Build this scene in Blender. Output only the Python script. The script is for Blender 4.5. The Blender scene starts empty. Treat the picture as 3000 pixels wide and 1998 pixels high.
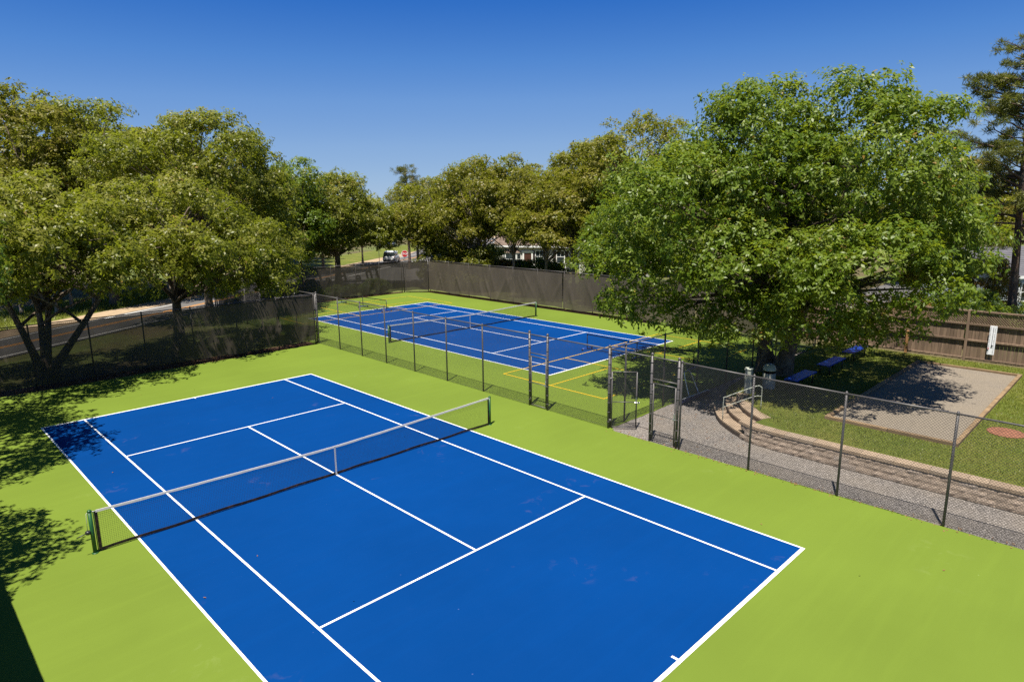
import bpy, bmesh, math, random
import numpy as np
from mathutils import Vector, Matrix

R = math.radians
scene = bpy.context.scene
COL = scene.collection

# ------------------------------------------------------------------ camera
CAM = np.array([-9.327, -17.073, 8.011])
YAW, PIT, ROL, FPX = 0.7802, -0.2055, -0.0092, 1916.13
W0, H0 = 3000.0, 1998.0
_f = np.array([math.sin(YAW)*math.cos(PIT), math.cos(YAW)*math.cos(PIT), math.sin(PIT)])
_r = np.array([math.cos(YAW), -math.sin(YAW), 0.0])
_u = np.cross(_r, _f)
RV = _r*math.cos(ROL) + _u*math.sin(ROL)
UV = -_r*math.sin(ROL) + _u*math.cos(ROL)
FV = _f
cam_d = bpy.data.cameras.new('camera')
cam_d.sensor_fit = 'HORIZONTAL'
cam_d.sensor_width = 36.0
cam_d.lens = 36.0*FPX/W0
cam_d.clip_start = 0.1
cam_d.clip_end = 3000
cam = bpy.data.objects.new('camera', cam_d)
COL.objects.link(cam)
cam.matrix_world = Matrix(((RV[0], UV[0], -FV[0], CAM[0]), (RV[1], UV[1], -FV[1], CAM[1]),
                           (RV[2], UV[2], -FV[2], CAM[2]), (0, 0, 0, 1)))
scene.camera = cam

# ------------------------------------------------------------------ world, sun, exposure
SUN_DIR = Vector((1.0, 0.46, -3.0)).normalized()          # direction the light travels
SUN_EL = math.asin(-SUN_DIR.z)
SUN_AZ = math.atan2(-SUN_DIR.x, -SUN_DIR.y)               # clockwise from +Y
world = bpy.data.worlds.new('World')
scene.world = world
world.use_nodes = True
wn = world.node_tree
for n in list(wn.nodes):
    wn.nodes.remove(n)
sky = wn.nodes.new('ShaderNodeTexSky')
sky.sky_type = 'NISHITA'
sky.sun_disc = False
sky.sun_elevation = SUN_EL
sky.sun_rotation = SUN_AZ
sky.altitude = 0
sky.air_density = 0.4
sky.dust_density = 0.0
sky.ozone_density = 6.0
bg = wn.nodes.new('ShaderNodeBackground')
bg.inputs['Strength'].default_value = 0.1
wo = wn.nodes.new('ShaderNodeOutputWorld')
# grade the clear summer sky by its own brightness: deep blue overhead, pale at the horizon
lum = wn.nodes.new('ShaderNodeRGBToBW')
scl = wn.nodes.new('ShaderNodeMath'); scl.operation = 'DIVIDE'; scl.inputs[1].default_value = 8.0
rmp = wn.nodes.new('ShaderNodeValToRGB')
stops = [(0.5, (0.030, 0.115, 0.38)), (1.2, (0.042, 0.218, 0.762)), (1.59, (0.118, 0.343, 0.880)), (2.07, (0.215, 0.455, 0.945)), (3.07, (0.340, 0.580, 0.985)), (4.5, (0.450, 0.680, 1.0)), (8.0, (0.66, 0.82, 1.0))]
el = rmp.color_ramp.elements
el[0].position = stops[0][0]/8; el[0].color = (*stops[0][1], 1)
el[1].position = 1.0; el[1].color = (*stops[-1][1], 1)
for p_, c_ in stops[1:-1]:
    e_ = el.new(p_/8); e_.color = (*c_, 1)
gain = wn.nodes.new('ShaderNodeVectorMath'); gain.operation = 'SCALE'; gain.inputs['Scale'].default_value = 3.6
wn.links.new(sky.outputs[0], lum.inputs[0])
wn.links.new(lum.outputs[0], scl.inputs[0])
wn.links.new(scl.outputs[0], rmp.inputs[0])
wn.links.new(rmp.outputs[0], gain.inputs[0])
wn.links.new(gain.outputs[0], bg.inputs['Color'])
wn.links.new(bg.outputs[0], wo.inputs['Surface'])

sun_d = bpy.data.lights.new('sun', 'SUN')
sun_d.energy = 5.0
sun_d.angle = R(0.53)
sun_d.color = (1.0, 0.945, 0.845)
sun = bpy.data.objects.new('sun', sun_d)
sun.rotation_euler = SUN_DIR.to_track_quat('-Z', 'Y').to_euler()
sun.location = (-20, -10, 60)
COL.objects.link(sun)

scene.view_settings.view_transform = 'Standard'
scene.view_settings.look = 'None'
scene.view_settings.exposure = 1.0
scene.view_settings.gamma = 1.0
scene.render.engine = 'CYCLES'
cy = scene.cycles
cy.use_denoising = False
cy.max_bounces = 8
cy.diffuse_bounces = 4
cy.glossy_bounces = 2
cy.transmission_bounces = 4
cy.transparent_max_bounces = 12
cy.caustics_reflective = False
cy.caustics_refractive = False
cy.sample_clamp_indirect = 8.0
scene.render.film_transparent = False

# ------------------------------------------------------------------ helpers
_h = np.array([FV[0], FV[1]])
_h = _h/np.hypot(*_h)


def ray(x, y):
    return RV*((x-W0/2)/FPX) - UV*((y-H0/2)/FPX) + FV


def at(x, y, dep):
    """point on the line of sight through photo pixel (x, y) at a horizontal depth in metres"""
    d = ray(x, y)
    return CAM + d*(dep/(d[0]*_h[0]+d[1]*_h[1]))


def tag(o, label=None, cat=None, group=None, kind=None):
    if label: o['label'] = label
    if cat: o['category'] = cat
    if group: o['group'] = group
    if kind: o['kind'] = kind
    return o


def empty(name, loc, label=None, cat=None, group=None):
    o = bpy.data.objects.new(name, None)
    o.empty_display_size = 0.2
    o.location = loc
    COL.objects.link(o)
    return tag(o, label, cat, group)


def wloc(o):
    v = Vector((0, 0, 0))
    while o is not None:
        v = v + o.location
        o = o.parent
    return v


def link(name, mesh, mat=None, parent=None, loc=(0, 0, 0)):
    if mat is not None and not mesh.materials:
        mesh.materials.append(mat)
    o = bpy.data.objects.new(name, mesh)
    o.location = loc
    COL.objects.link(o)
    if parent is not None:
        o.parent = parent
    return o


class MB:
    """collects shapes in world coordinates; build() links them as one mesh object"""
    def __init__(self):
        self.v = []
        self.f = []
        self.sm = []

    def add(self, vs, fs, smooth=False):
        b = len(self.v)
        self.v.extend([tuple(p) for p in vs])
        self.f.extend([tuple(i+b for i in f) for f in fs])
        self.sm.extend([smooth]*len(fs))
        return self

    def box(self, c, s, rz=0.0, m=None, bev=0.0):
        hx, hy, hz = s[0]/2, s[1]/2, s[2]/2
        if bev > 0:
            bb = min(bev, hx*0.45, hy*0.45, hz*0.45)
            bm = bmesh.new()
            bmesh.ops.create_cube(bm, size=1.0)
            for v in bm.verts:
                v.co = Vector((v.co.x*s[0], v.co.y*s[1], v.co.z*s[2]))
            bmesh.ops.bevel(bm, geom=bm.edges[:], offset=bb, segments=1, affect='EDGES')
            bm.verts.index_update()
            vs = [v.co.copy() for v in bm.verts]
            fs = [[v.index for v in f.verts] for f in bm.faces]
            bm.free()
        else:
            vs = [Vector((x, y, z)) for z in (-hz, hz) for y in (-hy, hy) for x in (-hx, hx)]
            fs = [(0, 2, 3, 1), (4, 5, 7, 6), (0, 1, 5, 4), (2, 6, 7, 3), (0, 4, 6, 2), (1, 3, 7, 5)]
        rot = m if m is not None else Matrix.Rotation(rz, 3, 'Z')
        c = Vector(c)
        return self.add([rot @ p + c for p in vs], fs)

    def tube(self, pts, rad, n=8, caps=True, smooth=True):
        pts = [Vector(p) for p in pts]
        if not hasattr(rad, '__len__'):
            rad = [rad]*len(pts)
        up = None
        rings = []
        for i, p in enumerate(pts):
            a = pts[max(i-1, 0)]
            b = pts[min(i+1, len(pts)-1)]
            t = (b-a)
            t = t.normalized() if t.length > 1e-9 else Vector((0, 0, 1))
            if up is None:
                up = Vector((1, 0, 0)) if abs(t.z) > 0.8 else Vector((0, 0, 1))
            s = t.cross(up)
            if s.length < 1e-6:
                s = t.cross(Vector((0, 1, 0)))
            s.normalize()
            up = s.cross(t)
            rings.append([p + (s*math.cos(2*math.pi*k/n) + up*math.sin(2*math.pi*k/n))*rad[i] for k in range(n)])
        vs = [q for r_ in rings for q in r_]
        fs = []
        for i in range(len(pts)-1):
            for k in range(n):
                k2 = (k+1) % n
                fs.append((i*n+k, i*n+k2, (i+1)*n+k2, (i+1)*n+k))
        self.add(vs, fs, smooth)
        if caps:
            b = len(self.v)-len(vs)
            self.f.append(tuple(b+k for k in reversed(range(n)))); self.sm.append(False)
            self.f.append(tuple(b+(len(pts)-1)*n+k for k in range(n))); self.sm.append(False)
        return self

    def lathe(self, prof, c, n=20, smooth=True):
        vs = []
        for r_, z in prof:
            for k in range(n):
                a = 2*math.pi*k/n
                vs.append((c[0]+r_*math.cos(a), c[1]+r_*math.sin(a), c[2]+z))
        fs = []
        for i in range(len(prof)-1):
            for k in range(n):
                k2 = (k+1) % n
                fs.append((i*n+k, i*n+k2, (i+1)*n+k2, (i+1)*n+k))
        self.add(vs, fs, smooth)
        b = len(self.v)-len(vs)
        self.f.append(tuple(b+k for k in reversed(range(n)))); self.sm.append(False)
        self.f.append(tuple(b+(len(prof)-1)*n+k for k in range(n))); self.sm.append(False)
        return self

    def prism(self, poly, z0, z1):
        n = len(poly)
        vs = [(p[0], p[1], z0) for p in poly] + [(p[0], p[1], z1) for p in poly]
        fs = [tuple(reversed(range(n))), tuple(range(n, 2*n))]
        for k in range(n):
            k2 = (k+1) % n
            fs.append((k, k2, n+k2, n+k))
        return self.add(vs, fs)

    def mesh(self, name, off=(0, 0, 0)):
        me = bpy.data.meshes.new(name)
        ox, oy, oz = off
        me.from_pydata([(x-ox, y-oy, z-oz) for x, y, z in self.v], [], self.f)
        me.polygons.foreach_set('use_smooth', self.sm)
        me.update()
        return me

    def build(self, name, mat, parent=None, kind=None):
        off = wloc(parent) if parent is not None else (0, 0, 0)
        o = link(name, self.mesh(name, off), mat, parent)
        if kind: o['kind'] = kind
        return o


def rect(x0, y0, x1, y1, z):
    return MB().add([(x0, y0, z), (x1, y0, z), (x1, y1, z), (x0, y1, z)], [(0, 1, 2, 3)])


def strip(p, q, w, z):
    d = Vector((q[0]-p[0], q[1]-p[1], 0)).normalized()
    s = Vector((-d.y, d.x, 0))*(w/2)
    p = Vector((p[0], p[1], z)); q = Vector((q[0], q[1], z))
    return MB().add([p-s, q-s, q+s, p+s], [(0, 1, 2, 3)])


def catmull(pts, n=8):
    P = [Vector(p) for p in pts]
    P = [P[0]*2-P[1]] + P + [P[-1]*2-P[-2]]
    out = []
    for i in range(1, len(P)-2):
        for k in range(n):
            t = k/n
            a, b, c, d = P[i-1], P[i], P[i+1], P[i+2]
            out.append(0.5*((2*b)+(c-a)*t+(2*a-5*b+4*c-d)*t*t+(3*b-a-3*c+d)*t**3))
    out.append(P[-2].copy())
    return out


# ------------------------------------------------------------------ materials
MAT = {}


class NT:
    def __init__(self, name):
        self.m = bpy.data.materials.new(name)
        self.m.use_nodes = True
        self.t = self.m.node_tree
        self.b = self.t.nodes['Principled BSDF']
        self.out = self.t.nodes['Material Output']
        self.co = None

    def n(self, typ, **kw):
        nd = self.t.nodes.new(typ)
        for k, v in kw.items():
            setattr(nd, k, v)
        return nd

    def l(self, a, b):
        self.t.links.new(a, b)

    def pos(self):
        if self.co is None:
            self.co = self.n('ShaderNodeNewGeometry').outputs['Position']
        return self.co

    def noise(self, scale, detail=3.0, rough=0.55, vec=None, dist=0.0):
        nd = self.n('ShaderNodeTexNoise')
        nd.inputs['Scale'].default_value = scale
        nd.inputs['Detail'].default_value = detail
        nd.inputs['Roughness'].default_value = rough
        nd.inputs['Distortion'].default_value = dist
        self.l(vec if vec is not None else self.pos(), nd.inputs['Vector'])
        return nd.outputs['Fac']

    def map(self, vec, scale=(1, 1, 1), rot=(0, 0, 0)):
        nd = self.n('ShaderNodeMapping')
        nd.inputs['Scale'].default_value = scale
        nd.inputs['Rotation'].default_value = rot
        self.l(vec, nd.inputs['Vector'])
        return nd.outputs[0]

    def ramp(self, fac, stops):
        nd = self.n('ShaderNodeValToRGB')
        e = nd.color_ramp.elements
        while len(e) > 1:
            e.remove(e[-1])
        e[0].position = stops[0][0]
        e[0].color = (*stops[0][1], 1)
        for p, c in stops[1:]:
            q = e.new(p)
            q.color = (*c, 1)
        self.l(fac, nd.inputs[0])
        return nd.outputs[0]

    def mix(self, fac, a, b, typ='MIX'):
        nd = self.n('ShaderNodeMix', data_type='RGBA', blend_type=typ)
        for s, v in ((nd.inputs[0], fac), (nd.inputs[6], a), (nd.inputs[7], b)):
            if hasattr(v, 'links'):
                self.l(v, s)
            elif isinstance(v, (int, float)):
                s.default_value = v
            else:
                s.default_value = (*v, 1)
        return nd.outputs[2]

    def math(self, op, a, b=0.0, clamp=False):
        nd = self.n('ShaderNodeMath', operation=op, use_clamp=clamp)
        for s, v in ((nd.inputs[0], a), (nd.inputs[1], b)):
            if hasattr(v, 'links'):
                self.l(v, s)
            else:
                s.default_value = v
        return nd.outputs[0]

    def bump(self, h, strength=0.3, dist=0.01):
        nd = self.n('ShaderNodeBump')
        nd.inputs['Strength'].default_value = strength
        nd.inputs['Distance'].default_value = dist
        self.l(h, nd.inputs['Height'])
        self.l(nd.outputs[0], self.b.inputs['Normal'])

    def fin(self, col=None, rough=0.6, spec=0.3, metal=0.0):
        if col is not None:
            if hasattr(col, 'links'):
                self.l(col, self.b.inputs['Base Color'])
            else:
                self.b.inputs['Base Color'].default_value = (*col, 1)
        self.b.inputs['Roughness'].default_value = rough
        self.b.inputs['Specular IOR Level'].default_value = spec
        self.b.inputs['Metallic'].default_value = metal
        return self.m


def mat_var(name, col, rough=0.6, spec=0.3, scale=3.0, amt=0.25, metal=0.0, bump=0.0, bscale=60.0, tint=None):
    """a colour with soft large and small variation"""
    t = NT(name)
    a = t.noise(scale, 4)
    b = t.noise(scale*9, 3)
    f = t.math('ADD', t.math('MULTIPLY', a, 0.6), t.math('MULTIPLY', b, 0.4))
    lo = tuple(c*(1-amt) for c in col)
    hi = tuple(min(1, c*(1+amt)) for c in (tint or col))
    c = t.ramp(f, [(0.3, lo), (0.5, col), (0.7, hi)])
    if bump:
        t.bump(t.noise(bscale, 3), bump, 0.01)
    MAT[name] = t.fin(c, rough, spec, metal)
    return MAT[name]


def court_mat(name, col, scuff, spec):
    t = NT(name)
    big = t.noise(0.22, 3, 0.5)
    mid = t.noise(1.7, 4, 0.6)
    fine = t.noise(90, 2, 0.7)
    c = t.mix(t.ramp(big, [(0.35, (0, 0, 0)), (0.65, (1, 1, 1))]), tuple(x*0.93 for x in col), tuple(x*1.06 for x in col))
    c = t.mix(t.math('MULTIPLY', mid, 0.10), c, tuple(min(1, x*1.35+0.01) for x in col))
    c = t.mix(t.math('MULTIPLY', fine, 0.22), c, tuple(x*0.72 for x in col))
    # brush/squeegee streaks left by the coating
    st = t.noise(1.0, 3, 0.6, vec=t.map(t.pos(), (0.25, 3.0, 1), (0, 0, R(7))))
    c = t.mix(t.ramp(st, [(0.48, (0, 0, 0)), (0.8, (0.22, 0.22, 0.22))]), c, tuple(min(1, x*1.25) for x in col))
    # pale worn / dusty scuffs, only here and there
    m1 = t.noise(0.45, 2, 0.4)
    m2 = t.noise(2.3, 5, 0.65, dist=0.6)
    sc = t.math('MULTIPLY', t.ramp(m1, [(0.60, (0, 0, 0)), (0.72, (1, 1, 1))]), t.ramp(m2, [(0.56, (0, 0, 0)), (0.72, (1, 1, 1))]))
    c = t.mix(t.math('MULTIPLY', sc, 0.24), c, scuff)
    # tiny specks
    vo = t.n('ShaderNodeTexVoronoi')
    vo.inputs['Scale'].default_value = 1.1
    t.l(t.pos(), vo.inputs['Vector'])
    sp = t.ramp(vo.outputs['Distance'], [(0.0, (1, 1, 1)), (0.022, (0, 0, 0))])
    c = t.mix(t.math('MULTIPLY', sp, 0.5), c, tuple(min(1, x*1.5+0.12) for x in col))
    t.bump(t.noise(140, 2), 0.25, 0.004)
    MAT[name] = t.fin(c, 0.7, spec)


court_mat('court_green', (0.113, 0.162, 0.020), (0.22, 0.26, 0.10), 0.10)
court_mat('court_blue', (0.0002, 0.0345, 0.154), (0.15, 0.10, 0.13), 0.04)


def paint_mat(name, col, wear):
    t = NT(name)
    w = t.noise(26, 4, 0.7)
    e = t.noise(2.0, 3)
    f = t.math('MULTIPLY', t.ramp(w, [(0.52, (0, 0, 0)), (0.75, (1, 1, 1))]), t.math('MULTIPLY', e, 0.5))
    c = t.mix(f, col, wear)
    MAT[name] = t.fin(c, 0.6, 0.3)


paint_mat('line_white', (0.80, 0.80, 0.78), (0.45, 0.5, 0.6))
paint_mat('line_yellow', (0.66, 0.42, 0.012), (0.4, 0.34, 0.05))
paint_mat('road_orange', (0.62, 0.26, 0.02), (0.25, 0.2, 0.12))
paint_mat('road_white', (0.75, 0.74, 0.70), (0.3, 0.3, 0.3))

# ground of leaf litter, dirt and patchy grass
t = NT('ground_soil')
a = t.noise(0.09, 4)
b = t.noise(1.6, 5, 0.65)
d_ = t.noise(28, 4, 0.7)
g1 = t.ramp(b, [(0.35, (0.055, 0.085, 0.018)), (0.55, (0.10, 0.13, 0.028)), (0.75, (0.17, 0.16, 0.06))])
g2 = t.ramp(d_, [(0.3, (0.035, 0.022, 0.013)), (0.55, (0.10, 0.066, 0.04)), (0.75, (0.19, 0.13, 0.085))])
c = t.mix(t.ramp(a, [(0.46, (0, 0, 0)), (0.56, (1, 1, 1))]), g1, g2)
c = t.mix(0.35, c, t.ramp(d_, [(0.3, (0.02, 0.03, 0.008)), (0.7, (0.22, 0.22, 0.09))]))
t.bump(t.noise(12, 5, 0.7), 0.6, 0.05)
MAT['ground_soil'] = t.fin(c, 0.9, 0.1)

t = NT('mulch')
b = t.noise(9, 5, 0.7)
d_ = t.noise(45, 4, 0.7)
c = t.ramp(t.math('MULTIPLY', t.math('ADD', b, d_), 0.5), [(0.35, (0.012, 0.008, 0.006)), (0.5, (0.05, 0.028, 0.018)), (0.62, (0.16, 0.085, 0.05)), (0.75, (0.25, 0.15, 0.09))])
t.bump(d_, 0.8, 0.03)
MAT['mulch'] = t.fin(c, 0.9, 0.1)

t = NT('lawn_grass')
a = t.noise(0.35, 3)
b = t.noise(3.0, 4, 0.6)
d_ = t.noise(40, 3, 0.7)
c = t.ramp(t.math('ADD', t.math('MULTIPLY', a, 0.55), t.math('MULTIPLY', b, 0.45)),
           [(0.30, (0.078, 0.108, 0.012)), (0.48, (0.125, 0.140, 0.020)), (0.62, (0.175, 0.165, 0.036)), (0.74, (0.26, 0.195, 0.085))])
c = t.mix(t.math('MULTIPLY', d_, 0.55), c, (0.035, 0.06, 0.008))
t.bump(t.noise(50, 4, 0.8), 1.0, 0.03)
MAT['lawn_grass'] = t.fin(c, 0.85, 0.15)


def gravel_mat(name, cols, scale):
    t = NT(name)
    vo = t.n('ShaderNodeTexVoronoi')
    vo.inputs['Scale'].default_value = scale
    vo.inputs['Randomness'].default_value = 1.0
    t.l(t.pos(), vo.inputs['Vector'])
    sx = t.n('ShaderNodeSeparateColor')
    t.l(vo.outputs['Color'], sx.inputs[0])
    c = t.ramp(sx.outputs[0], [(0.0, cols[0]), (0.5, cols[1]), (1.0, cols[2])])
    c = t.mix(t.ramp(vo.outputs['Distance'], [(0.25, (0, 0, 0)), (0.75, (0.75, 0.75, 0.75))]), c, tuple(x*0.35 for x in cols[0]))
    big = t.noise(0.8, 4)
    c = t.mix(t.ramp(big, [(0.35, (0, 0, 0)), (0.75, (0.5, 0.5, 0.5))]), c, cols[3])
    t.bump(vo.outputs['Distance'], -0.9, 0.02)
    MAT[name] = t.fin(c, 0.85, 0.2)


gravel_mat('gravel_path', [(0.095, 0.086, 0.082), (0.195, 0.175, 0.162), (0.35, 0.315, 0.285), (0.20, 0.168, 0.135)], 34)
gravel_mat('bocce_grit', [(0.17, 0.143, 0.115), (0.24, 0.203, 0.155), (0.32, 0.272, 0.212), (0.195, 0.16, 0.116)], 70)

t = NT('asphalt')
a = t.noise(0.5, 4)
d_ = t.noise(60, 3, 0.7)
c = t.mix(t.math('MULTIPLY', d_, 0.5), t.ramp(a, [(0.3, (0.062, 0.060, 0.060)), (0.7, (0.10, 0.096, 0.092))]), (0.17, 0.16, 0.155))
t.bump(d_, 0.3, 0.01)
MAT['asphalt'] = t.fin(c, 0.85, 0.2)
mat_var('sand', (0.31, 0.23, 0.148), 0.95, 0.1, 1.5, 0.28, bump=0.4, bscale=40)

mat_var('fence_metal', (0.075, 0.068, 0.066), 0.45, 0.5, 5, 0.3, bump=0.05)
mat_var('fence_wire', (0.060, 0.054, 0.054), 0.5, 0.4, 6, 0.25)
mat_var('galvanised', (0.42, 0.42, 0.43), 0.38, 0.5, 8, 0.2, metal=0.8)
mat_var('net_post_green', (0.012, 0.075, 0.020), 0.4, 0.5, 4, 0.25)
mat_var('net_cord', (0.012, 0.012, 0.014), 0.7, 0.2, 6, 0.2)
mat_var('net_tape_white', (0.47, 0.455, 0.43), 0.75, 0.2, 9, 0.14)
mat_var('net_tape_dark', (0.016, 0.012, 0.011), 0.7, 0.2, 7, 0.5, tint=(0.055, 0.03, 0.02))
mat_var('black_metal', (0.016, 0.016, 0.018), 0.4, 0.5, 6, 0.25)
mat_var('blue_plastic', (0.010, 0.055, 0.34), 0.35, 0.5, 5, 0.2)
mat_var('navy_roller', (0.012, 0.02, 0.07), 0.55, 0.3, 8, 0.35)
mat_var('aluminium', (0.62, 0.63, 0.66), 0.3, 0.5, 8, 0.1, metal=0.7)
mat_var('bin_concrete', (0.32, 0.32, 0.27), 0.85, 0.2, 10, 0.3, bump=0.3, bscale=90)
mat_var('bin_dome', (0.34, 0.36, 0.26), 0.35, 0.5, 3, 0.15)
mat_var('black_gap', (0.008, 0.008, 0.008), 0.8, 0.1, 3, 0.2)
mat_var('pedestal_grey', (0.30, 0.32, 0.27), 0.6, 0.3, 6, 0.25)
mat_var('rust_lid', (0.20, 0.085, 0.05), 0.8, 0.2, 7, 0.35)
mat_var('white_paint', (0.78, 0.78, 0.75), 0.55, 0.3, 2, 0.08)
mat_var('siding', (0.52, 0.50, 0.46), 0.65, 0.3, 0.8, 0.10)
mat_var('siding_blue', (0.38, 0.44, 0.46), 0.65, 0.3, 0.8, 0.10)
mat_var('shutter', (0.055, 0.040, 0.040), 0.6, 0.3, 3, 0.2)
mat_var('roof_shingle', (0.15, 0.112, 0.09), 0.9, 0.1, 2.2, 0.35, bump=0.4, bscale=14)
mat_var('roof_grey', (0.11, 0.107, 0.118), 0.9, 0.1, 2.2, 0.3, bump=0.4, bscale=14)
mat_var('glass_dark', (0.03, 0.04, 0.045), 0.06, 0.6, 1.0, 0.3)
mat_var('door_dark', (0.07, 0.03, 0.02), 0.5, 0.4, 3, 0.2)
mat_var('red_paint', (0.55, 0.012, 0.012), 0.4, 0.5, 2, 0.08)
mat_var('sign_black', (0.010, 0.010, 0.011), 0.5, 0.3, 3, 0.2)
mat_var('car_white', (0.74, 0.74, 0.74), 0.25, 0.6, 1, 0.04)
mat_var('car_blue', (0.02, 0.05, 0.13), 0.25, 0.6, 1, 0.08)
mat_var('car_trim', (0.035, 0.035, 0.037), 0.5, 0.4, 3, 0.15)
mat_var('tail_red', (0.50, 0.01, 0.012), 0.2, 0.6, 3, 0.1)
mat_var('lamp_clear', (0.65, 0.66, 0.66), 0.15, 0.6, 3, 0.1)
mat_var('board_white', (0.74, 0.75, 0.77), 0.5, 0.3, 5, 0.08)
mat_var('board_mark', (0.03, 0.03, 0.05), 0.6, 0.2, 5, 0.2)
mat_var('dead_leaf', (0.20, 0.105, 0.045), 0.8, 0.2, 30, 0.5)
mat_var('stone_tread', (0.26, 0.195, 0.137), 0.85, 0.2, 2.2, 0.28, bump=0.35, bscale=45)


def stone_mat(name, col):
    t = NT(name)
    oi = t.n('ShaderNodeObjectInfo')
    base = t.ramp(oi.outputs['Random'], [(0.0, tuple(c*0.72 for c in col)), (0.35, tuple(c*0.95 for c in col)), (0.7, tuple(c*1.12 for c in col)), (1.0, (col[0]*0.85, col[1]*0.92, col[2]*1.02))])
    a = t.noise(7, 5, 0.7)
    c = t.mix(t.ramp(a, [(0.42, (0, 0, 0)), (0.72, (0.55, 0.55, 0.55))]), base, (0.11, 0.088, 0.07))
    b = t.noise(30, 4, 0.7)
    c = t.mix(t.math('MULTIPLY', b, 0.4), c, tuple(min(1, x*1.5) for x in col))
    t.bump(t.noise(35, 5, 0.75), 0.9, 0.03)
    MAT[name] = t.fin(c, 0.9, 0.15)


stone_mat('split_block', (0.33, 0.26, 0.203))
stone_mat('cap_block', (0.28, 0.208, 0.144))


def wood_mat(name, col, dark, axis_scale=(14, 14, 0.9)):
    t = NT(name)
    oi = t.n('ShaderNodeObjectInfo')
    k = t.ramp(oi.outputs['Random'], [(0, tuple(c*0.7 for c in col)), (0.5, col), (1, tuple(c*1.22 for c in col))])
    g = t.noise(1.0, 5, 0.65, vec=t.map(t.pos(), axis_scale))
    c = t.mix(t.ramp(g, [(0.38, (0, 0, 0)), (0.68, (0.8, 0.8, 0.8))]), k, dark)
    t.bump(g, 0.4, 0.01)
    MAT[name] = t.fin(c, 0.85, 0.15)


wood_mat('fence_wood', (0.21, 0.146, 0.10), (0.10, 0.07, 0.05))
wood_mat('fence_wood_tan', (0.36, 0.19, 0.075), (0.22, 0.11, 0.05))
wood_mat('timber_edge', (0.245, 0.167, 0.093), (0.11, 0.075, 0.045), (3, 3, 14))


def bark_mat(name, col):
    t = NT(name)
    g = t.noise(1.0, 5, 0.7, vec=t.map(t.pos(), (9, 9, 2.0)))
    b = t.noise(2.5, 3)
    c = t.ramp(g, [(0.3, tuple(x*0.35 for x in col)), (0.55, col), (0.75, tuple(min(1, x*1.55) for x in col))])
    c = t.mix(t.ramp(b, [(0.5, (0, 0, 0)), (0.75, (0.5, 0.5, 0.5))]), c, (0.20, 0.21, 0.17))
    t.bump(g, 0.9, 0.06)
    MAT[name] = t.fin(c, 0.9, 0.1)


bark_mat('oak_bark', (0.15, 0.115, 0.085))
bark_mat('pale_bark', (0.26, 0.21, 0.165))
bark_mat('pine_bark', (0.13, 0.085, 0.065))


def leaf_mat(name, stops, trans=0.48, rough=0.42, spec=0.34):
    t = NT(name)
    at_ = t.n('ShaderNodeAttribute', attribute_name='leafv', attribute_type='GEOMETRY')
    c = t.ramp(at_.outputs['Fac'], stops)
    t.fin(c, rough, spec)
    tr = t.n('ShaderNodeBsdfTranslucent')
    t.l(t.mix(0.6, c, (0.36, 0.42, 0.020), 'MIX'), tr.inputs['Color'])
    mx = t.n('ShaderNodeMixShader')
    mx.inputs[0].default_value = trans
    t.l(t.b.outputs[0], mx.inputs[1])
    t.l(tr.outputs[0], mx.inputs[2])
    t.l(mx.outputs[0], t.out.inputs['Surface'])
    MAT[name] = t.m


leaf_mat('leaf_olive', [(0.0, (0.086, 0.106, 0.008)), (0.35, (0.150, 0.165, 0.014)), (0.7, (0.225, 0.222, 0.030)), (0.95, (0.32, 0.29, 0.095)), (1.0, (0.34, 0.20, 0.05))])
leaf_mat('leaf_oak', [(0.0, (0.066, 0.118, 0.007)), (0.35, (0.115, 0.176, 0.012)), (0.7, (0.172, 0.232, 0.028)), (0.96, (0.28, 0.31, 0.10)), (1.0, (0.34, 0.20, 0.04))])
leaf_mat('leaf_brown_olive', [(0.0, (0.105, 0.108, 0.008)), (0.4, (0.172, 0.166, 0.015)), (0.75, (0.238, 0.210, 0.032)), (1.0, (0.29, 0.215, 0.065))])
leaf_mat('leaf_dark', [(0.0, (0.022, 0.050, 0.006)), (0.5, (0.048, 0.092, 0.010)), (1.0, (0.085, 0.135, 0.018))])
leaf_mat('leaf_bright', [(0.0, (0.075, 0.125, 0.006)), (0.5, (0.13, 0.195, 0.012)), (1.0, (0.20, 0.25, 0.03))])
leaf_mat('leaf_rust', [(0.0, (0.10, 0.06, 0.012)), (0.5, (0.24, 0.125, 0.022)), (1.0, (0.34, 0.20, 0.05))])
leaf_mat('leaf_pine', [(0.0, (0.050, 0.066, 0.010)), (0.5, (0.105, 0.115, 0.018)), (0.9, (0.18, 0.16, 0.030)), (1.0, (0.24, 0.13, 0.03))], 0.25)
leaf_mat('grass_blade', [(0.0, (0.065, 0.088, 0.011)), (0.5, (0.115, 0.135, 0.020)), (1.0, (0.20, 0.185, 0.05))], 0.35, 0.5)

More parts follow.
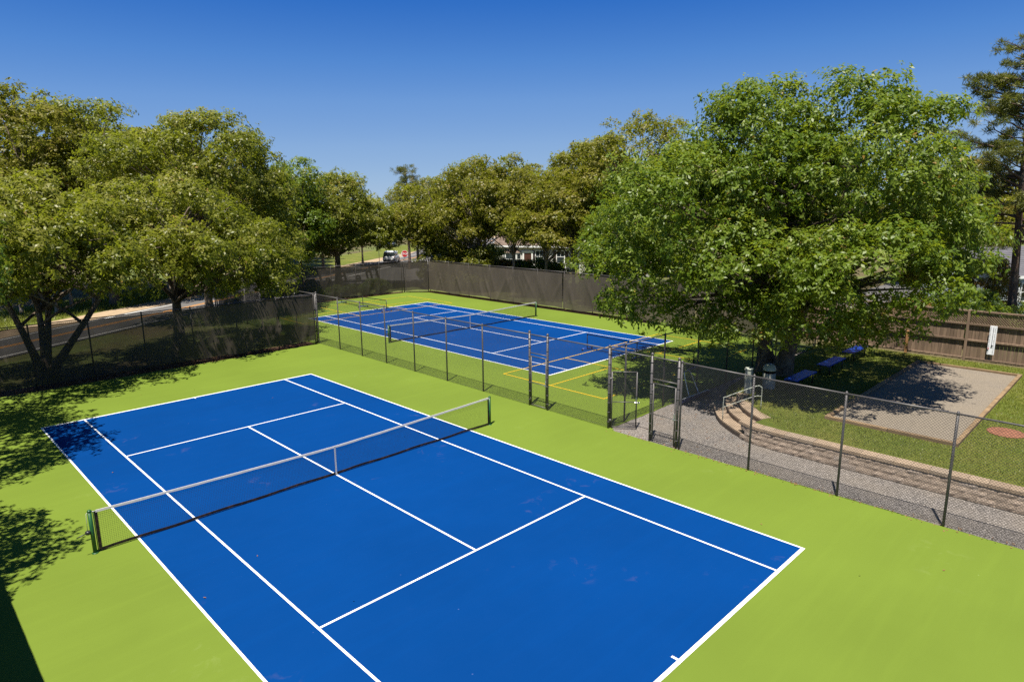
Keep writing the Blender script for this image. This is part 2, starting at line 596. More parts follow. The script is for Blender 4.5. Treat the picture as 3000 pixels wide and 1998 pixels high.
# wind screen cloth: woven mesh one can see through, more so where it is old and thin
def cloth_mat(name, k, see):
    t = NT(name)
    a = t.noise(0.7, 4, 0.6)
    b = t.noise(1.0, 4, 0.6, vec=t.map(t.pos(), (3, 3, 0.5)))
    wv = t.noise(160, 2, 0.7)
    c = t.ramp(t.math('ADD', t.math('MULTIPLY', a, 0.5), t.math('MULTIPLY', b, 0.5)), [(0.3, (0.110*k, 0.088*k, 0.070*k)), (0.7, (0.165*k, 0.136*k, 0.108*k))])
    c = t.mix(t.math('MULTIPLY', wv, 0.3), c, (0.22*k, 0.185*k, 0.15*k))
    t.fin(c, 0.8, 0.2)
    tr = t.n('ShaderNodeBsdfTransparent')
    tr.inputs['Color'].default_value = (0.94, 0.92, 0.90, 1)
    mx = t.n('ShaderNodeMixShader')
    t.l(t.ramp(a, [(0.3, (see*0.8,)*3), (0.7, (see*1.2,)*3)]), mx.inputs[0])
    t.l(t.b.outputs[0], mx.inputs[1])
    t.l(tr.outputs[0], mx.inputs[2])
    t.l(mx.outputs[0], t.out.inputs['Surface'])
    MAT[name] = t.m


cloth_mat('screen_cloth_thin', 0.33, 0.17)
cloth_mat('screen_cloth_new', 0.54, 0.11)
cloth_mat('screen_cloth_dense', 0.4, 0.0)

# ------------------------------------------------------------------ ground and paving
gm = MB()
N = 40
xs = [-700 + 1500*i/N for i in range(N+1)]
ys = [-500 + 1500*i/N for i in range(N+1)]
gm.add([(x, y, -0.09) for y in ys for x in xs], [(j*(N+1)+i, j*(N+1)+i+1, (j+1)*(N+1)+i+1, (j+1)*(N+1)+i) for j in range(N) for i in range(N)])
tag(gm.build('ground', MAT['ground_soil']), 'brown and green ground of litter and rough grass under the trees', 'ground', kind='structure')


def wavy(p, q, n, amp, seed):
    rnd = random.Random(seed)
    p = Vector(p); q = Vector(q)
    d = (q-p)
    s = Vector((-d.y, d.x)).normalized()
    out = []
    a = 0
    for i in range(n):
        a = a*0.6 + rnd.uniform(-amp, amp)*0.6
        out.append(p + d*(i/n) + s*(a if 0 < i else 0))
    return out


# court slab: near pad plus far pad, one L-shaped piece of coated asphalt
poly = []
poly += wavy((8.98, -28.0), (9.02, -3.75), 90, 0.035, 1)
poly += wavy((9.02, -3.75), (9.3, -3.42), 3, 0.03, 2)
poly += wavy((9.3, -3.42), (28.15, -3.42), 60, 0.04, 3)
poly += wavy((28.15, -3.42), (28.15, 31.9), 90, 0.04, 4)
poly += wavy((28.15, 31.9), (26.5, 33.45), 10, 0.04, 5)
poly += wavy((26.5, 33.45), (9.5, 33.65), 60, 0.05, 6)
poly += wavy((9.5, 33.65), (9.35, 18.1), 50, 0.04, 7)
poly += wavy((9.35, 18.1), (-8.95, 18.02), 70, 0.06, 8)
poly += wavy((-8.95, 18.02), (-8.95, -28.0), 90, 0.04, 9)
slab = MB().prism([(p[0], p[1]) for p in poly], -0.085, 0.0)
tag(slab.build('court_pavement', MAT['court_green']), 'bright green acrylic court surface around both tennis courts', 'pavement', kind='structure')


def tennis_court(cx, cy, label):
    hw, hl, sw, sv = 5.485, 11.885, 4.115, 6.40
    o = rect(cx-hw+0.01, cy-hl+0.01, cx+hw-0.01, cy+hl-0.01, 0.004)
    root = link('tennis_court', o.mesh('tennis_court', (cx, cy, 0)), MAT['court_blue'], None, (cx, cy, 0))
    tag(root, label, 'court', kind='structure')
    z = 0.008
    lw = 0.052

    def line(name, p, q, w=lw, zz=z):
        strip((cx+p[0], cy+p[1]), (cx+q[0], cy+q[1]), w, zz).build(name, MAT['line_white'], root)
    for s in (-1, 1):
        line('doubles_sideline', (s*(hw-lw/2), -hl), (s*(hw-lw/2), hl))
        line('singles_sideline', (s*(sw-lw/2), -hl+lw*1.6), (s*(sw-lw/2), hl-lw*1.6))
        line('baseline', (-hw+lw, s*(hl-lw*0.8)), (hw-lw, s*(hl-lw*0.8)), lw*1.6)
        line('service_line', (-sw+lw, s*(sv-lw/2)), (sw-lw, s*(sv-lw/2)))
        line('centre_mark', (0, s*(hl-lw*1.6)), (0, s*(hl-lw*1.6-0.13)))
    line('centre_service_line', (0, -sv+lw), (0, sv-lw))
    return root


tennis_court(0, 0, 'blue tennis court nearest the viewer with white lines')
C2 = (18.72, 15.06)
tennis_court(C2[0], C2[1], 'blue tennis court beyond the dividing fence')


def pickle_lines(cy, label):
    x0, x1, y0, y1 = 11.9, 25.32, cy-3.05, cy+3.05
    nx = (x0+x1)/2
    kx0, kx1 = nx-2.13, nx+2.13
    lw = 0.058
    z = 0.012
    root = empty('pickleball_lines', (x0, y0, 0))
    tag(root, label, 'court lines', kind='structure')

    def line(name, p, q):
        strip(p, q, lw, z).build(name, MAT['line_yellow'], root)
    line('sideline', (x0+lw, y0+lw/2), (x1-lw, y0+lw/2))
    line('sideline', (x0+lw, y1-lw/2), (x1-lw, y1-lw/2))
    for x in (x0+lw/2, x1-lw/2):
        line('baseline', (x, y0), (x, y1))
    for x in (kx0, kx1):
        line('kitchen_line', (x, y0+lw), (x, y1-lw))
    line('centre_line', (x0+lw, cy), (kx0-lw/2, cy))
    line('centre_line', (kx1+lw/2, cy), (x1-lw, cy))


pickle_lines(1.98, 'yellow pickleball lines at the oak end of the far court')
pickle_lines(28.05, 'yellow pickleball lines at the stop sign end of the far court')

# gravel walk beside the near court
gp = MB()
pts = [(8.7, -30), (16.5, -30), (16.5, -8.0), (20, -5.2), (27.0, -5.0), (27.0, -3.05), (8.7, -3.05)]
gp.add([(x, y, -0.03) for x, y in pts], [tuple(range(len(pts)))])
tag(gp.build('gravel_path', MAT['gravel_path']), 'grey gravel walk between the chain link fence and the stone wall', 'path', kind='structure')

# mulch strips along the screens
for p, q, w in (((-9.3, 18.75), (9.3, 18.75), 1.5), ((28.75, 8), (28.75, 33), 1.3), ((9.3, 34.1), (27, 34.1), 1.1)):
    s_ = strip(p, q, w, -0.06)
    tag(s_.build('mulch_bed', MAT['mulch']), 'dark mulch strip at the foot of the court screen', 'mulch', kind='structure')

# road running away behind the courts, with shoulder and verge
RD = Vector((0.845, 0.535))
RN = Vector((-RD.y, RD.x))
RC = Vector((0.0, 34.0))


def road_pt(s, o):
    return RC + RD*s + RN*o


def road_strip(name, o0, o1, z, mat, s0=-70, s1=170, parent=None, seed=None, amp=0.25):
    m = MB()
    n = 60 if seed is not None else 2
    rnd = random.Random(seed or 0)
    vs = []
    for i in range(n):
        s = s0+(s1-s0)*i/(n-1)
        j = rnd.uniform(-amp, amp) if seed is not None else 0
        a = road_pt(s, o0+j)
        b = road_pt(s, o1-j*0.6)
        vs += [(a.x, a.y, z), (b.x, b.y, z)]
    m.add(vs, [(2*i, 2*i+2, 2*i+3, 2*i+1) for i in range(n-1)])
    return m.build(name, mat, parent)


tag(road_strip('sand_shoulder', 2.3, 5.3, -0.055, MAT['sand'], seed=3), 'pale sandy shoulder on the far side of the road', 'shoulder', kind='structure')
tag(road_strip('verge', 5.0, 14, -0.065, MAT['lawn_grass'], seed=4, amp=0.6), 'rough green verge beyond the road under the trees', 'verge', kind='structure')
road = tag(road_strip('road', -2.9, 2.75, -0.04, MAT['asphalt']), 'grey asphalt road with orange centre line behind the left screen', 'road', kind='structure')
for o_ in (-0.14, 0.14):
    road_strip('centre_stripe', o_-0.055, o_+0.055, -0.036, MAT['road_orange'], parent=road)
for o_ in (-2.45, 2.3):
    road_strip('edge_line', o_-0.06, o_+0.06, -0.036, MAT['road_white'], parent=road)
# side street past the stop sign
sd = Vector((0.70, 0.714))
sn = Vector((sd.y, -sd.x))
s0 = Vector((30.0, 40.0))
m = MB()
pp = [s0+Vector((7, -4)), s0+sd*20+sn*5, s0+sd*120+sn*5, s0+sd*120-sn*4, s0+sd*18-sn*5, s0+Vector((-6, 6))]
m.add([(p.x, p.y, -0.05) for p in pp], [tuple(range(len(pp)))])
tag(m.build('side_street', MAT['asphalt']), 'side street running away from the stop sign', 'street', kind='structure')
m = MB()
pp = [(44, -2), (90, -14), (90, 2), (46, 3)]
m.add([(x, y, -0.05) for x, y in pp], [(0, 1, 2, 3)])
tag(m.build('driveway', MAT['asphalt']), 'grey driveway behind the wooden fence', 'driveway', kind='structure')

# ------------------------------------------------------------------ chain link fences
FH = 2.97
_panels = {}


def link_mesh(w, h, pitch=0.075, r=0.0025):
    key = (round(w, 2), round(h, 2), pitch)
    if key in _panels:
        return _panels[key]
    vs, fs = [], []
    for sgn, oy in ((1, 0.002), (-1, -0.002)):
        k = 0
        c = -h
        while c < w:
            # line x = c + z (sgn 1) or mirrored
            z0 = max(0, -c)
            z1 = min(h, w-c)
            if z1-z0 > 0.01:
                for z in (z0, z1):
                    x = c+z
                    if sgn < 0:
                        x = w-x
                    b = len(vs)
                    vs += [(x-r*0.9, oy, z+r*0.9*sgn), (x+r*0.9, oy, z-r*0.9*sgn), (x, oy+r*1.2, z)]
                b = len(vs)-6
                fs += [(b, b+1, b+4, b+3), (b+1, b+2, b+5, b+4), (b+2, b, b+3, b+5)]
            c += pitch
    me = bpy.data.meshes.new('chain_link')
    me.from_pydata(vs, [], fs)
    me.materials.append(MAT['fence_wire'])
    me.update()
    _panels[key] = me
    return me


def post_mb(x, y, h, r, bands=False, z0=-0.08):
    m = MB()
    m.tube([(x, y, z0), (x, y, h)], r, 10)
    m.lathe([(r*1.15, 0), (r*1.2, 0.03), (r*0.8, 0.07), (r*0.25, 0.09)], (x, y, h-0.005), 10)
    if bands:
        z = 0.25
        while z < h-0.1:
            m.tube([(x, y, z-0.012), (x, y, z+0.012)], r*1.22, 10)
            m.box((x+r*1.2, y+r*0.6, z), (0.03, 0.03, 0.02))
            z += 0.36
    return m


def fence_run(label, pts, terminals=(), mesh=True, group=None, skip=(), z0=0.04, rail=True, h=FH):
    """chain link run through ground points; skip = panel indices left open"""
    root = empty('chain_link_fence', (pts[0][0], pts[0][1], 0), label, 'fence', group)
    for i, (x, y) in enumerate(pts):
        term = i in terminals
        post_mb(x, y, h+0.05 if term else h-0.03, 0.044 if term else 0.034, term).build('post', MAT['fence_metal'], root)
    if rail:
        m = MB()
        for a, b in zip(pts[:-1], pts[1:]):
            m.tube([(a[0], a[1], h-0.02), (b[0], b[1], h-0.02)], 0.024, 8)
        m.build('top_rail', MAT['fence_metal'], root)
    m = MB()
    for i, (a, b) in enumerate(zip(pts[:-1], pts[1:])):
        if i not in skip:
            m.tube([(a[0], a[1], z0+0.02), (b[0], b[1], z0+0.02)], 0.004, 4)
    if m.v:
        m.build('tension_wire', MAT['fence_metal'], root)
    if mesh:
        for i, (a, b) in enumerate(zip(pts[:-1], pts[1:])):
            if i in skip:
                continue
            d = Vector((b[0]-a[0], b[1]-a[1]))
            me = link_mesh(round(d.length, 2), h-z0-0.03)
            o = link('chain_link', me, None, root, (a[0]-pts[0][0], a[1]-pts[0][1], z0))
            o.rotation_euler.z = math.atan2(d.y, d.x)
            # mesh hangs just beside the posts
            n_ = Vector((d.y, -d.x)).normalized()*0.036
            o.location.x += n_.x
            o.location.y += n_.y
    return root


def gate(label, hx, hy, ang, w, h, z0=0.06):
    """single leaf gate hinged at (hx, hy), opened to direction ang"""
    root = empty('fence_gate', (hx, hy, 0), label, 'gate')
    d = Vector((math.cos(ang), math.sin(ang), 0))
    def P(u, z): return Vector((hx, hy, z)) + d*u
    g0, g1 = 0.09, w-0.05
    for u in (g0, g1):
        MB().tube([P(u, z0), P(u, h)], 0.025, 8).build('stile', MAT['fence_metal'], root)
    for z in (z0, (z0+h)*0.46, h):
        MB().tube([P(g0, z), P(g1, z)], 0.022 if z == h or z == z0 else 0.016, 8).build('gate_rail', MAT['fence_metal'], root)
    me = link_mesh(round(g1-g0, 2), round(h-z0, 2))
    o = link('chain_link', me, None, root, (d.x*g0, d.y*g0, z0))
    o.rotation_euler.z = ang
    for z in (z0+0.25, h-0.25):
        MB().box(P(0.05, z), (0.11, 0.05, 0.07), ang, bev=0.01).build('hinge', MAT['fence_metal'], root)
    lt = MB()
    lt.box(P(g1+0.02, (z0+h)*0.46-0.02), (0.20, 0.05, 0.05), ang, bev=0.01)
    lt.box(P(g1-0.01, (z0+h)*0.46+0.10), (0.05, 0.06, 0.18), ang, bev=0.01)
    lt.build('latch', MAT['galvanised'], root)
    return root


XF = lambda y: 9.0 + 0.0125*(y+14)          # the dividing fence is a hair off square
div = [(XF(18.25), 18.25), (XF(15.77), 15.77), (XF(13.4), 13.4), (XF(11.05), 11.05), (XF(8.55), 8.55), (XF(6.0), 6.0), (XF(3.48), 3.48), (XF(0.63), 0.63), (XF(-0.35), -0.35), (XF(-3.37), -3.37), (XF(-5.16), -5.16), (XF(-6.2), -6.2)]
fr = fence_run('charcoal chain link fence dividing the two tennis courts', div, terminals=(0, 7, 8, 9, 10, 11), skip=(7, 9, 10))
# transoms over the gates and the chain link above them
for i in (7, 10):
    a, b = div[i], div[i+1]
    MB().tube([(a[0], a[1], 2.2), (b[0], b[1], 2.2)], 0.022, 8).build('transom', MAT['fence_metal'], fr)
    d = Vector((b[0]-a[0], b[1]-a[1]))
    o = link('chain_link', link_mesh(round(d.length, 2), 0.74), None, fr, (a[0]-div[0][0], a[1]-div[0][1], 2.21))
    o.rotation_euler.z = math.atan2(d.y, d.x)
ax = math.atan2(-1, -0.0125)
gate('closed chain link gate in the middle of the dividing fence', div[7][0], div[7][1], ax, 0.95, 2.07)
gate('chain link gate standing open beside the corner post', div[9][0], div[9][1]-0.02, math.atan2(-0.78, 0.63), 1.02, 2.12)
gate('closed chain link gate at the gravel walk near the steps', div[10][0], div[10][1], ax, 1.0, 2.05)

walk = [(XF(-6.2)-0.02, -6.32), (8.99, -8.78), (8.97, -11.37), (9.0, -13.91), (8.98, -16.45), (8.98, -18.95), (8.98, -21.45)]
fence_run('charcoal chain link fence between the near court and the gravel walk', walk, terminals=())
south = [(9.21, -3.37), (10.12, -3.37)] + [(10.12+2.62*i, -3.37) for i in range(1, 8)]
fence_run('black chain link fence along the shaded oak end of the far court', south, terminals=(8,))
fence_run('chain link fence along the far court behind the wind screen corner', [(9.4, 18.42), (9.4, 20.9), (9.4, 23.4), (9.4, 25.9), (9.4, 28.4), (9.4, 30.9), (9.4, 33.95)], terminals=(6,))
lf = [(9.3 - 2.3*i, 18.42) for i in range(9)]
fence_run('chain link fence behind the left hand wind screen', lf)
bk = [(9.55 + 2.43*i, 34.0-0.02*i) for i in range(8)]
fence_run('chain link fence at the back end of the far court', bk, terminals=(0,), mesh=False)
fence_run('short angled chain link fence at the stop sign corner', [(26.75, 33.75), (28.5, 32.3)], terminals=(0, 1), mesh=False)
rt = [(28.56, 32.1 - 2.77*i) for i in range(13)]
fence_run('chain link fence in front of the cottage', rt, mesh=False)
wf = [(-9.24, 18.3 - 2.5*i) for i in range(17)]
fence_run('chain link fence on the left side of the near court', wf, mesh=False)


def screen(label, p, q, z0=0.16, z1=2.9, seed=0, off=0.06, amp=0.05, folds=6, sag=0.0, cloth='screen_cloth_new'):
    """wind screen cloth tied to the fence from p to q; wrinkled sheet with a hem"""
    rnd = random.Random(seed)
    p = Vector((p[0], p[1])); q = Vector((q[0], q[1]))
    d = q-p
    Lw = d.length
    d.normalize()
    n_ = Vector((d.y, -d.x))          # towards the court side when p->q is chosen that way
    nu = max(8, int(Lw/0.12)); nv = 26
    fl = [(rnd.uniform(0, Lw), rnd.choice((-1, 1))*rnd.uniform(0.3, 1.1), rnd.uniform(0.05, 0.16), rnd.uniform(0.4, 1.0), rnd.uniform(0, 1)) for _ in range(int(folds*Lw/4))]
    ph = [rnd.uniform(0, 6.28) for _ in range(6)]
    vs, fs = [], []
    for j in range(nv+1):
        v = j/nv
        for i in range(nu+1):
            u = Lw*i/nu
            zb = z0 + 0.05*math.sin(u*0.9+ph[0]) + 0.03*math.sin(u*2.3+ph[1])
            zt = z1 - 0.015*abs(math.sin(u*math.pi/0.6)) - sag*math.sin(math.pi*u/Lw)
            z = zb + (zt-zb)*v
            free = math.sin(math.pi*min(1, (1-v)*0.62+0.0))        # loose towards the bottom, tied on top
            w = 0.35*math.sin(u*1.3+ph[2]+v*1.2) + 0.25*math.sin(u*3.1+ph[3]-v*2.0) + 0.12*math.sin(u*7+ph[4]+v*3)
            for (fu, sl, wd, a, vc) in fl:
                x = (u-fu-sl*(v-vc)*(z1-z0)*0.55)/wd
                if abs(x) < 3:
                    w += a*math.exp(-x*x)*1.0*math.exp(-((v-vc)/0.45)**2)
            o_ = off + amp*free*w + 0.012
            vs.append((p.x+d.x*u+n_.x*o_, p.y+d.y*u+n_.y*o_, z))
    for j in range(nv):
        for i in range(nu):
            a = j*(nu+1)+i
            fs.append((a, a+1, a+nu+2, a+nu+1))
    root = empty('wind_screen', (p.x, p.y, 0), label, 'wind screen')
    MB().add(vs, fs, True).build('cloth', MAT[cloth], root)
    hem = MB()
    hem.tube([(vs[nv*(nu+1)+i][0], vs[nv*(nu+1)+i][1], vs[nv*(nu+1)+i][2]) for i in range(0, nu+1, 3)], 0.014, 5)
    hem.build('hem', MAT['net_tape_dark'], root)
    return root


screen('black wind screen hung behind the near court on the left', (9.25, 18.36), (-9.2, 18.36), 0.22, 2.9, 5, off=-0.115, amp=-0.12, folds=11, cloth='screen_cloth_thin')
screen('dark wind screen at the back end of the far court', (26.7, 33.72), (9.6, 33.9), 0.16, 2.88, 8, off=-0.1, amp=-0.05, folds=7, cloth='screen_cloth_thin')
screen('narrow wind screen across the stop sign corner', (28.45, 32.25), (26.78, 33.7), 0.14, 2.86, 9, off=-0.08, amp=-0.03, cloth='screen_cloth_thin')
for k, (ya, yb, lab) in enumerate(((32.1, 15.55, 'long dark wind screen in front of the cottage'), (15.45, 4.2, 'dark wind screen in oak shade right of the seam post'), (4.1, -1.1, 'dark wind screen hidden behind the oak boughs'))):
    screen(lab, (28.5, yb), (28.5, ya), 0.2, 2.9, 20+k, off=-0.1, amp=-0.085, folds=8)
screen('dark wind screen on the left side of the near court', (-9.2, -21), (-9.2, 18.2), 0.1, 2.92, 31, off=0.05, amp=0.03, folds=2, cloth='screen_cloth_dense')

# ------------------------------------------------------------------ nets


def net_grid(P, Lw, h_of, z0, pitch, r, dbl=0):
    """cords of a net in the plane given by P(u, z)"""
    vs, fs = [], []

    def seg(a, b, rr):
        n = len(vs)
        ax_ = (b-a).normalized()
        s = ax_.cross(Vector((0.3, 0.9, 0.2))).normalized()
        t_ = ax_.cross(s)
        for p in (a, b):
            for k in range(3):
                an = 2.094*k
                vs.append(tuple(p + (s*math.cos(an)+t_*math.sin(an))*rr))
        for k in range(3):
            k2 = (k+1) % 3
            fs.append((n+k, n+k2, n+3+k2, n+3+k))
    nu = int(Lw/pitch)
    for i in range(nu+1):
        u = Lw*i/nu
        seg(P(u, z0), P(u, h_of(u)), r)
    hm = max(h_of(0), h_of(Lw))
    nv = int((hm-z0)/pitch)
    K = 24
    for j in range(1, nv+1):
        for i in range(K):
            u0, u1 = Lw*i/K, Lw*(i+1)/K
            f = j/nv
            za, zb = z0+(h_of(u0)-z0)*f, z0+(h_of(u1)-z0)*f
            seg(P(u0, za), P(u1, zb), r*(1.7 if j > nv-dbl else 1.0))
    m = MB()
    m.add(vs, fs)
    return m


def tennis_net(cx, cy, label):
    root = empty('tennis_net', (cx-6.4, cy, 0), label, 'net', 'tennis nets')
    yy = cy+0.03
    xl, xr = cx-6.40, cx+6.40
    for x in (xl, xr):
        m = MB()
        m.tube([(x, yy, -0.08), (x, yy, 1.06)], 0.044, 14)
        m.lathe([(0.05, 0), (0.05, 0.02), (0.03, 0.045)], (x, yy, 1.055), 14)
        m.lathe([(0.075, 0), (0.07, 0.012), (0.05, 0.02)], (x, yy, 0.0), 14)
        po = m.build('net_post', MAT['net_post_green'], root)
        if x == xl:
            c = MB()
            c.lathe([(0.045, -0.04), (0.06, -0.02), (0.06, 0.03), (0.03, 0.05)], (x-0.085, yy, 0.55), 10)
            c.tube([(x-0.1, yy, 0.55), (x-0.16, yy-0.03, 0.55), (x-0.33, yy-0.05, 0.52)], 0.012, 6)
            c.box((x-0.05, yy, 0.55), (0.08, 0.05, 0.10), bev=0.01)
            c.build('ratchet_crank', MAT['black_metal'], po)
            MB().tube([(x-0.09, yy, 0.58), (x-0.07, yy, 1.02), (x, yy, 1.075)], 0.006, 6).build('cable', MAT['net_tape_white'], po)
    x0, x1 = xl+0.12, xr-0.06
    Lw = x1-x0

    def hh(u):
        t_ = abs((u+0.06)/Lw*2-1)
        return 0.914 + (1.055-0.914)*(t_**1.15)

    def P(u, z): return Vector((x0+u, yy, z))
    net_grid(P, Lw, lambda u: hh(u)-0.03, 0.05, 0.0445, 0.0019, 5).build('net_mesh', MAT['net_cord'], root, kind='stuff')
    band, bot = MB(), MB()
    K = 40
    rnd = random.Random(int(cx*7)+3)
    for i in range(K):
        u0, u1 = Lw*i/K, Lw*(i+1)/K
        for m_, zf, hw_, th in ((band, lambda u: hh(u)-0.025, 0.028, 0.016),):
            a, b = P(u0, zf(u0)), P(u1, zf(u1))
            j0 = 0.006*math.sin(i*1.7); j1 = 0.006*math.sin((i+1)*1.7)
            vs = []
            for p_, j_ in ((a, j0), (b, j1)):
                vs += [p_+Vector((0, -th, -hw_+j_)), p_+Vector((0, -th*0.6, hw_)), p_+Vector((0, th*0.6, hw_)), p_+Vector((0, th, -hw_-j_))]
            fs = [(k, (k+1) % 4, 4+(k+1) % 4, 4+k) for k in range(4)]
            m_.add(vs, fs)
    # ends reach the posts
    band.tube([(xl, yy, 1.045), (x0, yy, hh(0)-0.02)], 0.012, 6)
    band.tube([(xr, yy, 1.045), (x1, yy, hh(Lw)-0.02)], 0.012, 6)
    band.build('headband', MAT['net_tape_white'], root)
    zz = [0.055+0.012*math.sin(i*0.9)+0.008*rnd.random() for i in range(K+1)]
    for i in range(K):
        a, b = P(Lw*i/K, zz[i]), P(Lw*(i+1)/K, zz[i+1])
        vs = []
        for p_ in (a, b):
            vs += [p_+Vector((0, -0.012, -0.03)), p_+Vector((0, -0.01, 0.03)), p_+Vector((0, 0.01, 0.03)), p_+Vector((0, 0.012, -0.03))]
        bot.add(vs, [(k, (k+1) % 4, 4+(k+1) % 4, 4+k) for k in range(4)])
    bot.build('bottom_band', MAT['net_tape_dark'], root)
    for x in (x0, x1):
        MB().box((x, yy, 0.54), (0.07, 0.016, 0.96)).build('side_band', MAT['net_tape_dark'], root)
        MB().tube([(x+0.05*(1 if x == x1 else -1), yy, 0.03), (x+0.05*(1 if x == x1 else -1), yy, 1.03)], 0.01, 6).build('lacing_rod', MAT['net_post_green'], root)
    MB().box((cx, yy-0.02, 0.465), (0.052, 0.006, 0.90)).build('centre_strap', MAT['net_tape_white'], root)
    MB().box((cx, yy, 0.012), (0.10, 0.08, 0.02), bev=0.005).build('strap_anchor', MAT['black_metal'], root)
    return root


tennis_net(0, 0, 'tennis net with white headband across the nearest court')
tennis_net(C2[0], C2[1]+0.12, 'tennis net across the court beyond the dividing fence')


def pickle_net(x, y0, y1, label):
    """portable net on a wheeled frame"""
    root = empty('pickleball_net', (x, (y0+y1)/2, 0), label, 'net', 'portable pickleball nets')
    ym = (y0+y1)/2
    for y in (y0, ym, y1):
        m = MB().tube([(x, y, 0.05), (x, y, 0.90)], 0.026, 8)
        po = m.build('upright', MAT['black_metal'], root)
        b = MB()
        b.tube([(x-0.42, y, 0.10), (x+0.42, y, 0.10)], 0.025, 8)
        b.build('foot', MAT['blue_plastic'], root)
        for sx in (-0.42, 0.42):
            w = MB().tube([(x+sx, y-0.02, 0.062), (x+sx, y+0.02, 0.062)], 0.06, 12)
            w.build('wheel', MAT['black_metal'], root)
    MB().tube([(x, y0, 0.10), (x, y1, 0.10)], 0.018, 8).build('bottom_bar', MAT['black_metal'], root)

    def hh(u):
        return 0.89 - 0.035*(1-abs(u/(y1-y0)*2-1))

    def P(u, z): return Vector((x-0.03, y0+u, z))
    net_grid(P, y1-y0, hh, 0.16, 0.045, 0.0012).build('net_mesh', MAT['net_cord'], root, kind='stuff')
    m = MB()
    K = 16
    for i in range(K):
        a, b = P((y1-y0)*i/K, hh((y1-y0)*i/K)), P((y1-y0)*(i+1)/K, hh((y1-y0)*(i+1)/K))
        vs = []
        for p_ in (a, b):
            vs += [p_+Vector((-0.012, 0, -0.025)), p_+Vector((-0.012, 0, 0.025)), p_+Vector((0.012, 0, 0.025)), p_+Vector((0.012, 0, -0.025))]
        m.add(vs, [(k, (k+1) % 4, 4+(k+1) % 4, 4+k) for k in range(4)])
    m.build('top_tape', MAT['net_cord'], root)


pickle_net(18.88, -1.2, 5.44, 'portable black pickleball net at the oak end of the far court')
pickle_net(18.9, 25.15, 31.82, 'portable black pickleball net at the stop sign end of the far court')

# ------------------------------------------------------------------ raised lawn, stone wall and steps
LZ = 0.60
edge = catmull([(11.14, -36, 0), (11.14, -24, 0), (11.14, -16, 0), (11.14, -9.6, 0), (11.17, -8.4, 0), (11.38, -7.4, 0), (12.24, -6.17, 0), (13.2, -5.38, 0), (14.41, -4.72, 0), (16.0, -4.36, 0), (19, -4.2, 0), (27.1, -4.15, 0)], 10)
# dense arclength table
AL = [0.0]
for a, b in zip(edge[:-1], edge[1:]):
    AL.append(AL[-1]+(b-a).length)


def edge_at(s, off=0.0):
    """point and inward normal at arc length s"""
    s = max(0.0, min(AL[-1]-1e-6, s))
    import bisect
    i = min(len(edge)-2, bisect.bisect_right(AL, s)-1)
    f = (s-AL[i])/(AL[i+1]-AL[i])
    p = edge[i].lerp(edge[i+1], f)
    i0, i1 = max(0, i-3), min(len(edge)-1, i+4)
    t_ = (edge[i1]-edge[i0]).normalized()
    n_ = Vector((t_.y, -t_.x, 0))
    return p + n_*off, n_, t_


def s_of(x, y):
    best = min(range(len(edge)), key=lambda i: (edge[i].x-x)**2+(edge[i].y-y)**2)
    return AL[best]


S_W1 = s_of(11.38, -7.4)
S_ST = s_of(14.41, -4.72)
S_W0 = s_of(11.14, -20)
lp = []
s = 0.0
while s < AL[-1]:
    inset = 0.42
    if S_W1-0.1 < s < S_ST+0.1:
        inset = 0.95
    p, n_, t_ = edge_at(s, inset)
    lp.append((p.x, p.y))
    s += 0.25
lp += [(27.05, -4.5), (27.05, -36)]
lawn = MB().prism(lp, -0.08, LZ-0.01)
tag(lawn.build('lawn', MAT['lawn_grass']), 'raised lawn behind the stone retaining wall', 'lawn', kind='structure')


def block_mesh(name, L, D, Hh, seed, rough, mat, nx=4, nz=2):
    """stone with a broken front face (front at y = 0, body to +y)"""
    rnd = random.Random(seed)
    vs, fs = [], []
    for j in range(nz+1):
        for i in range(nx+1):
            x = -L/2 + L*i/nx
            z = Hh*j/nz
            e = (i in (0, nx)) or (j in (0, nz))
            y = (0.003 if e else -rough*rnd.uniform(0.1, 1.0)) + rnd.uniform(-0.004, 0.004)
            vs.append((x*0.994, y, z))
    for j in range(nz):
        for i in range(nx):
            a = j*(nx+1)+i
            fs.append((a, a+1, a+nx+2, a+nx+1))
    b = len(vs)
    vs += [(-L/2*0.994, D, 0), (L/2*0.994, D, 0), (L/2*0.994, D, Hh), (-L/2*0.994, D, Hh)]
    bl, br, tr_, tl = 0, nx, (nz+1)*(nx+1)-1, nz*(nx+1)
    fs.append((b+1, b, b+3, b+2))
    fs.append(tuple([tl+i for i in range(nx+1)] + [b+2, b+3]))
    fs.append(tuple([nx-i for i in range(nx+1)] + [b, b+1]))
    fs.append(tuple([b+0] + [j*(nx+1) for j in range(nz+1)] + [b+3]))
    fs.append(tuple([b+2] + [(nz-j)*(nx+1)+nx for j in range(nz+1)] + [b+1]))
    me = bpy.data.meshes.new(name)
    me.from_pydata(vs, [], fs)
    me.materials.append(mat)
    me.update()
    return me


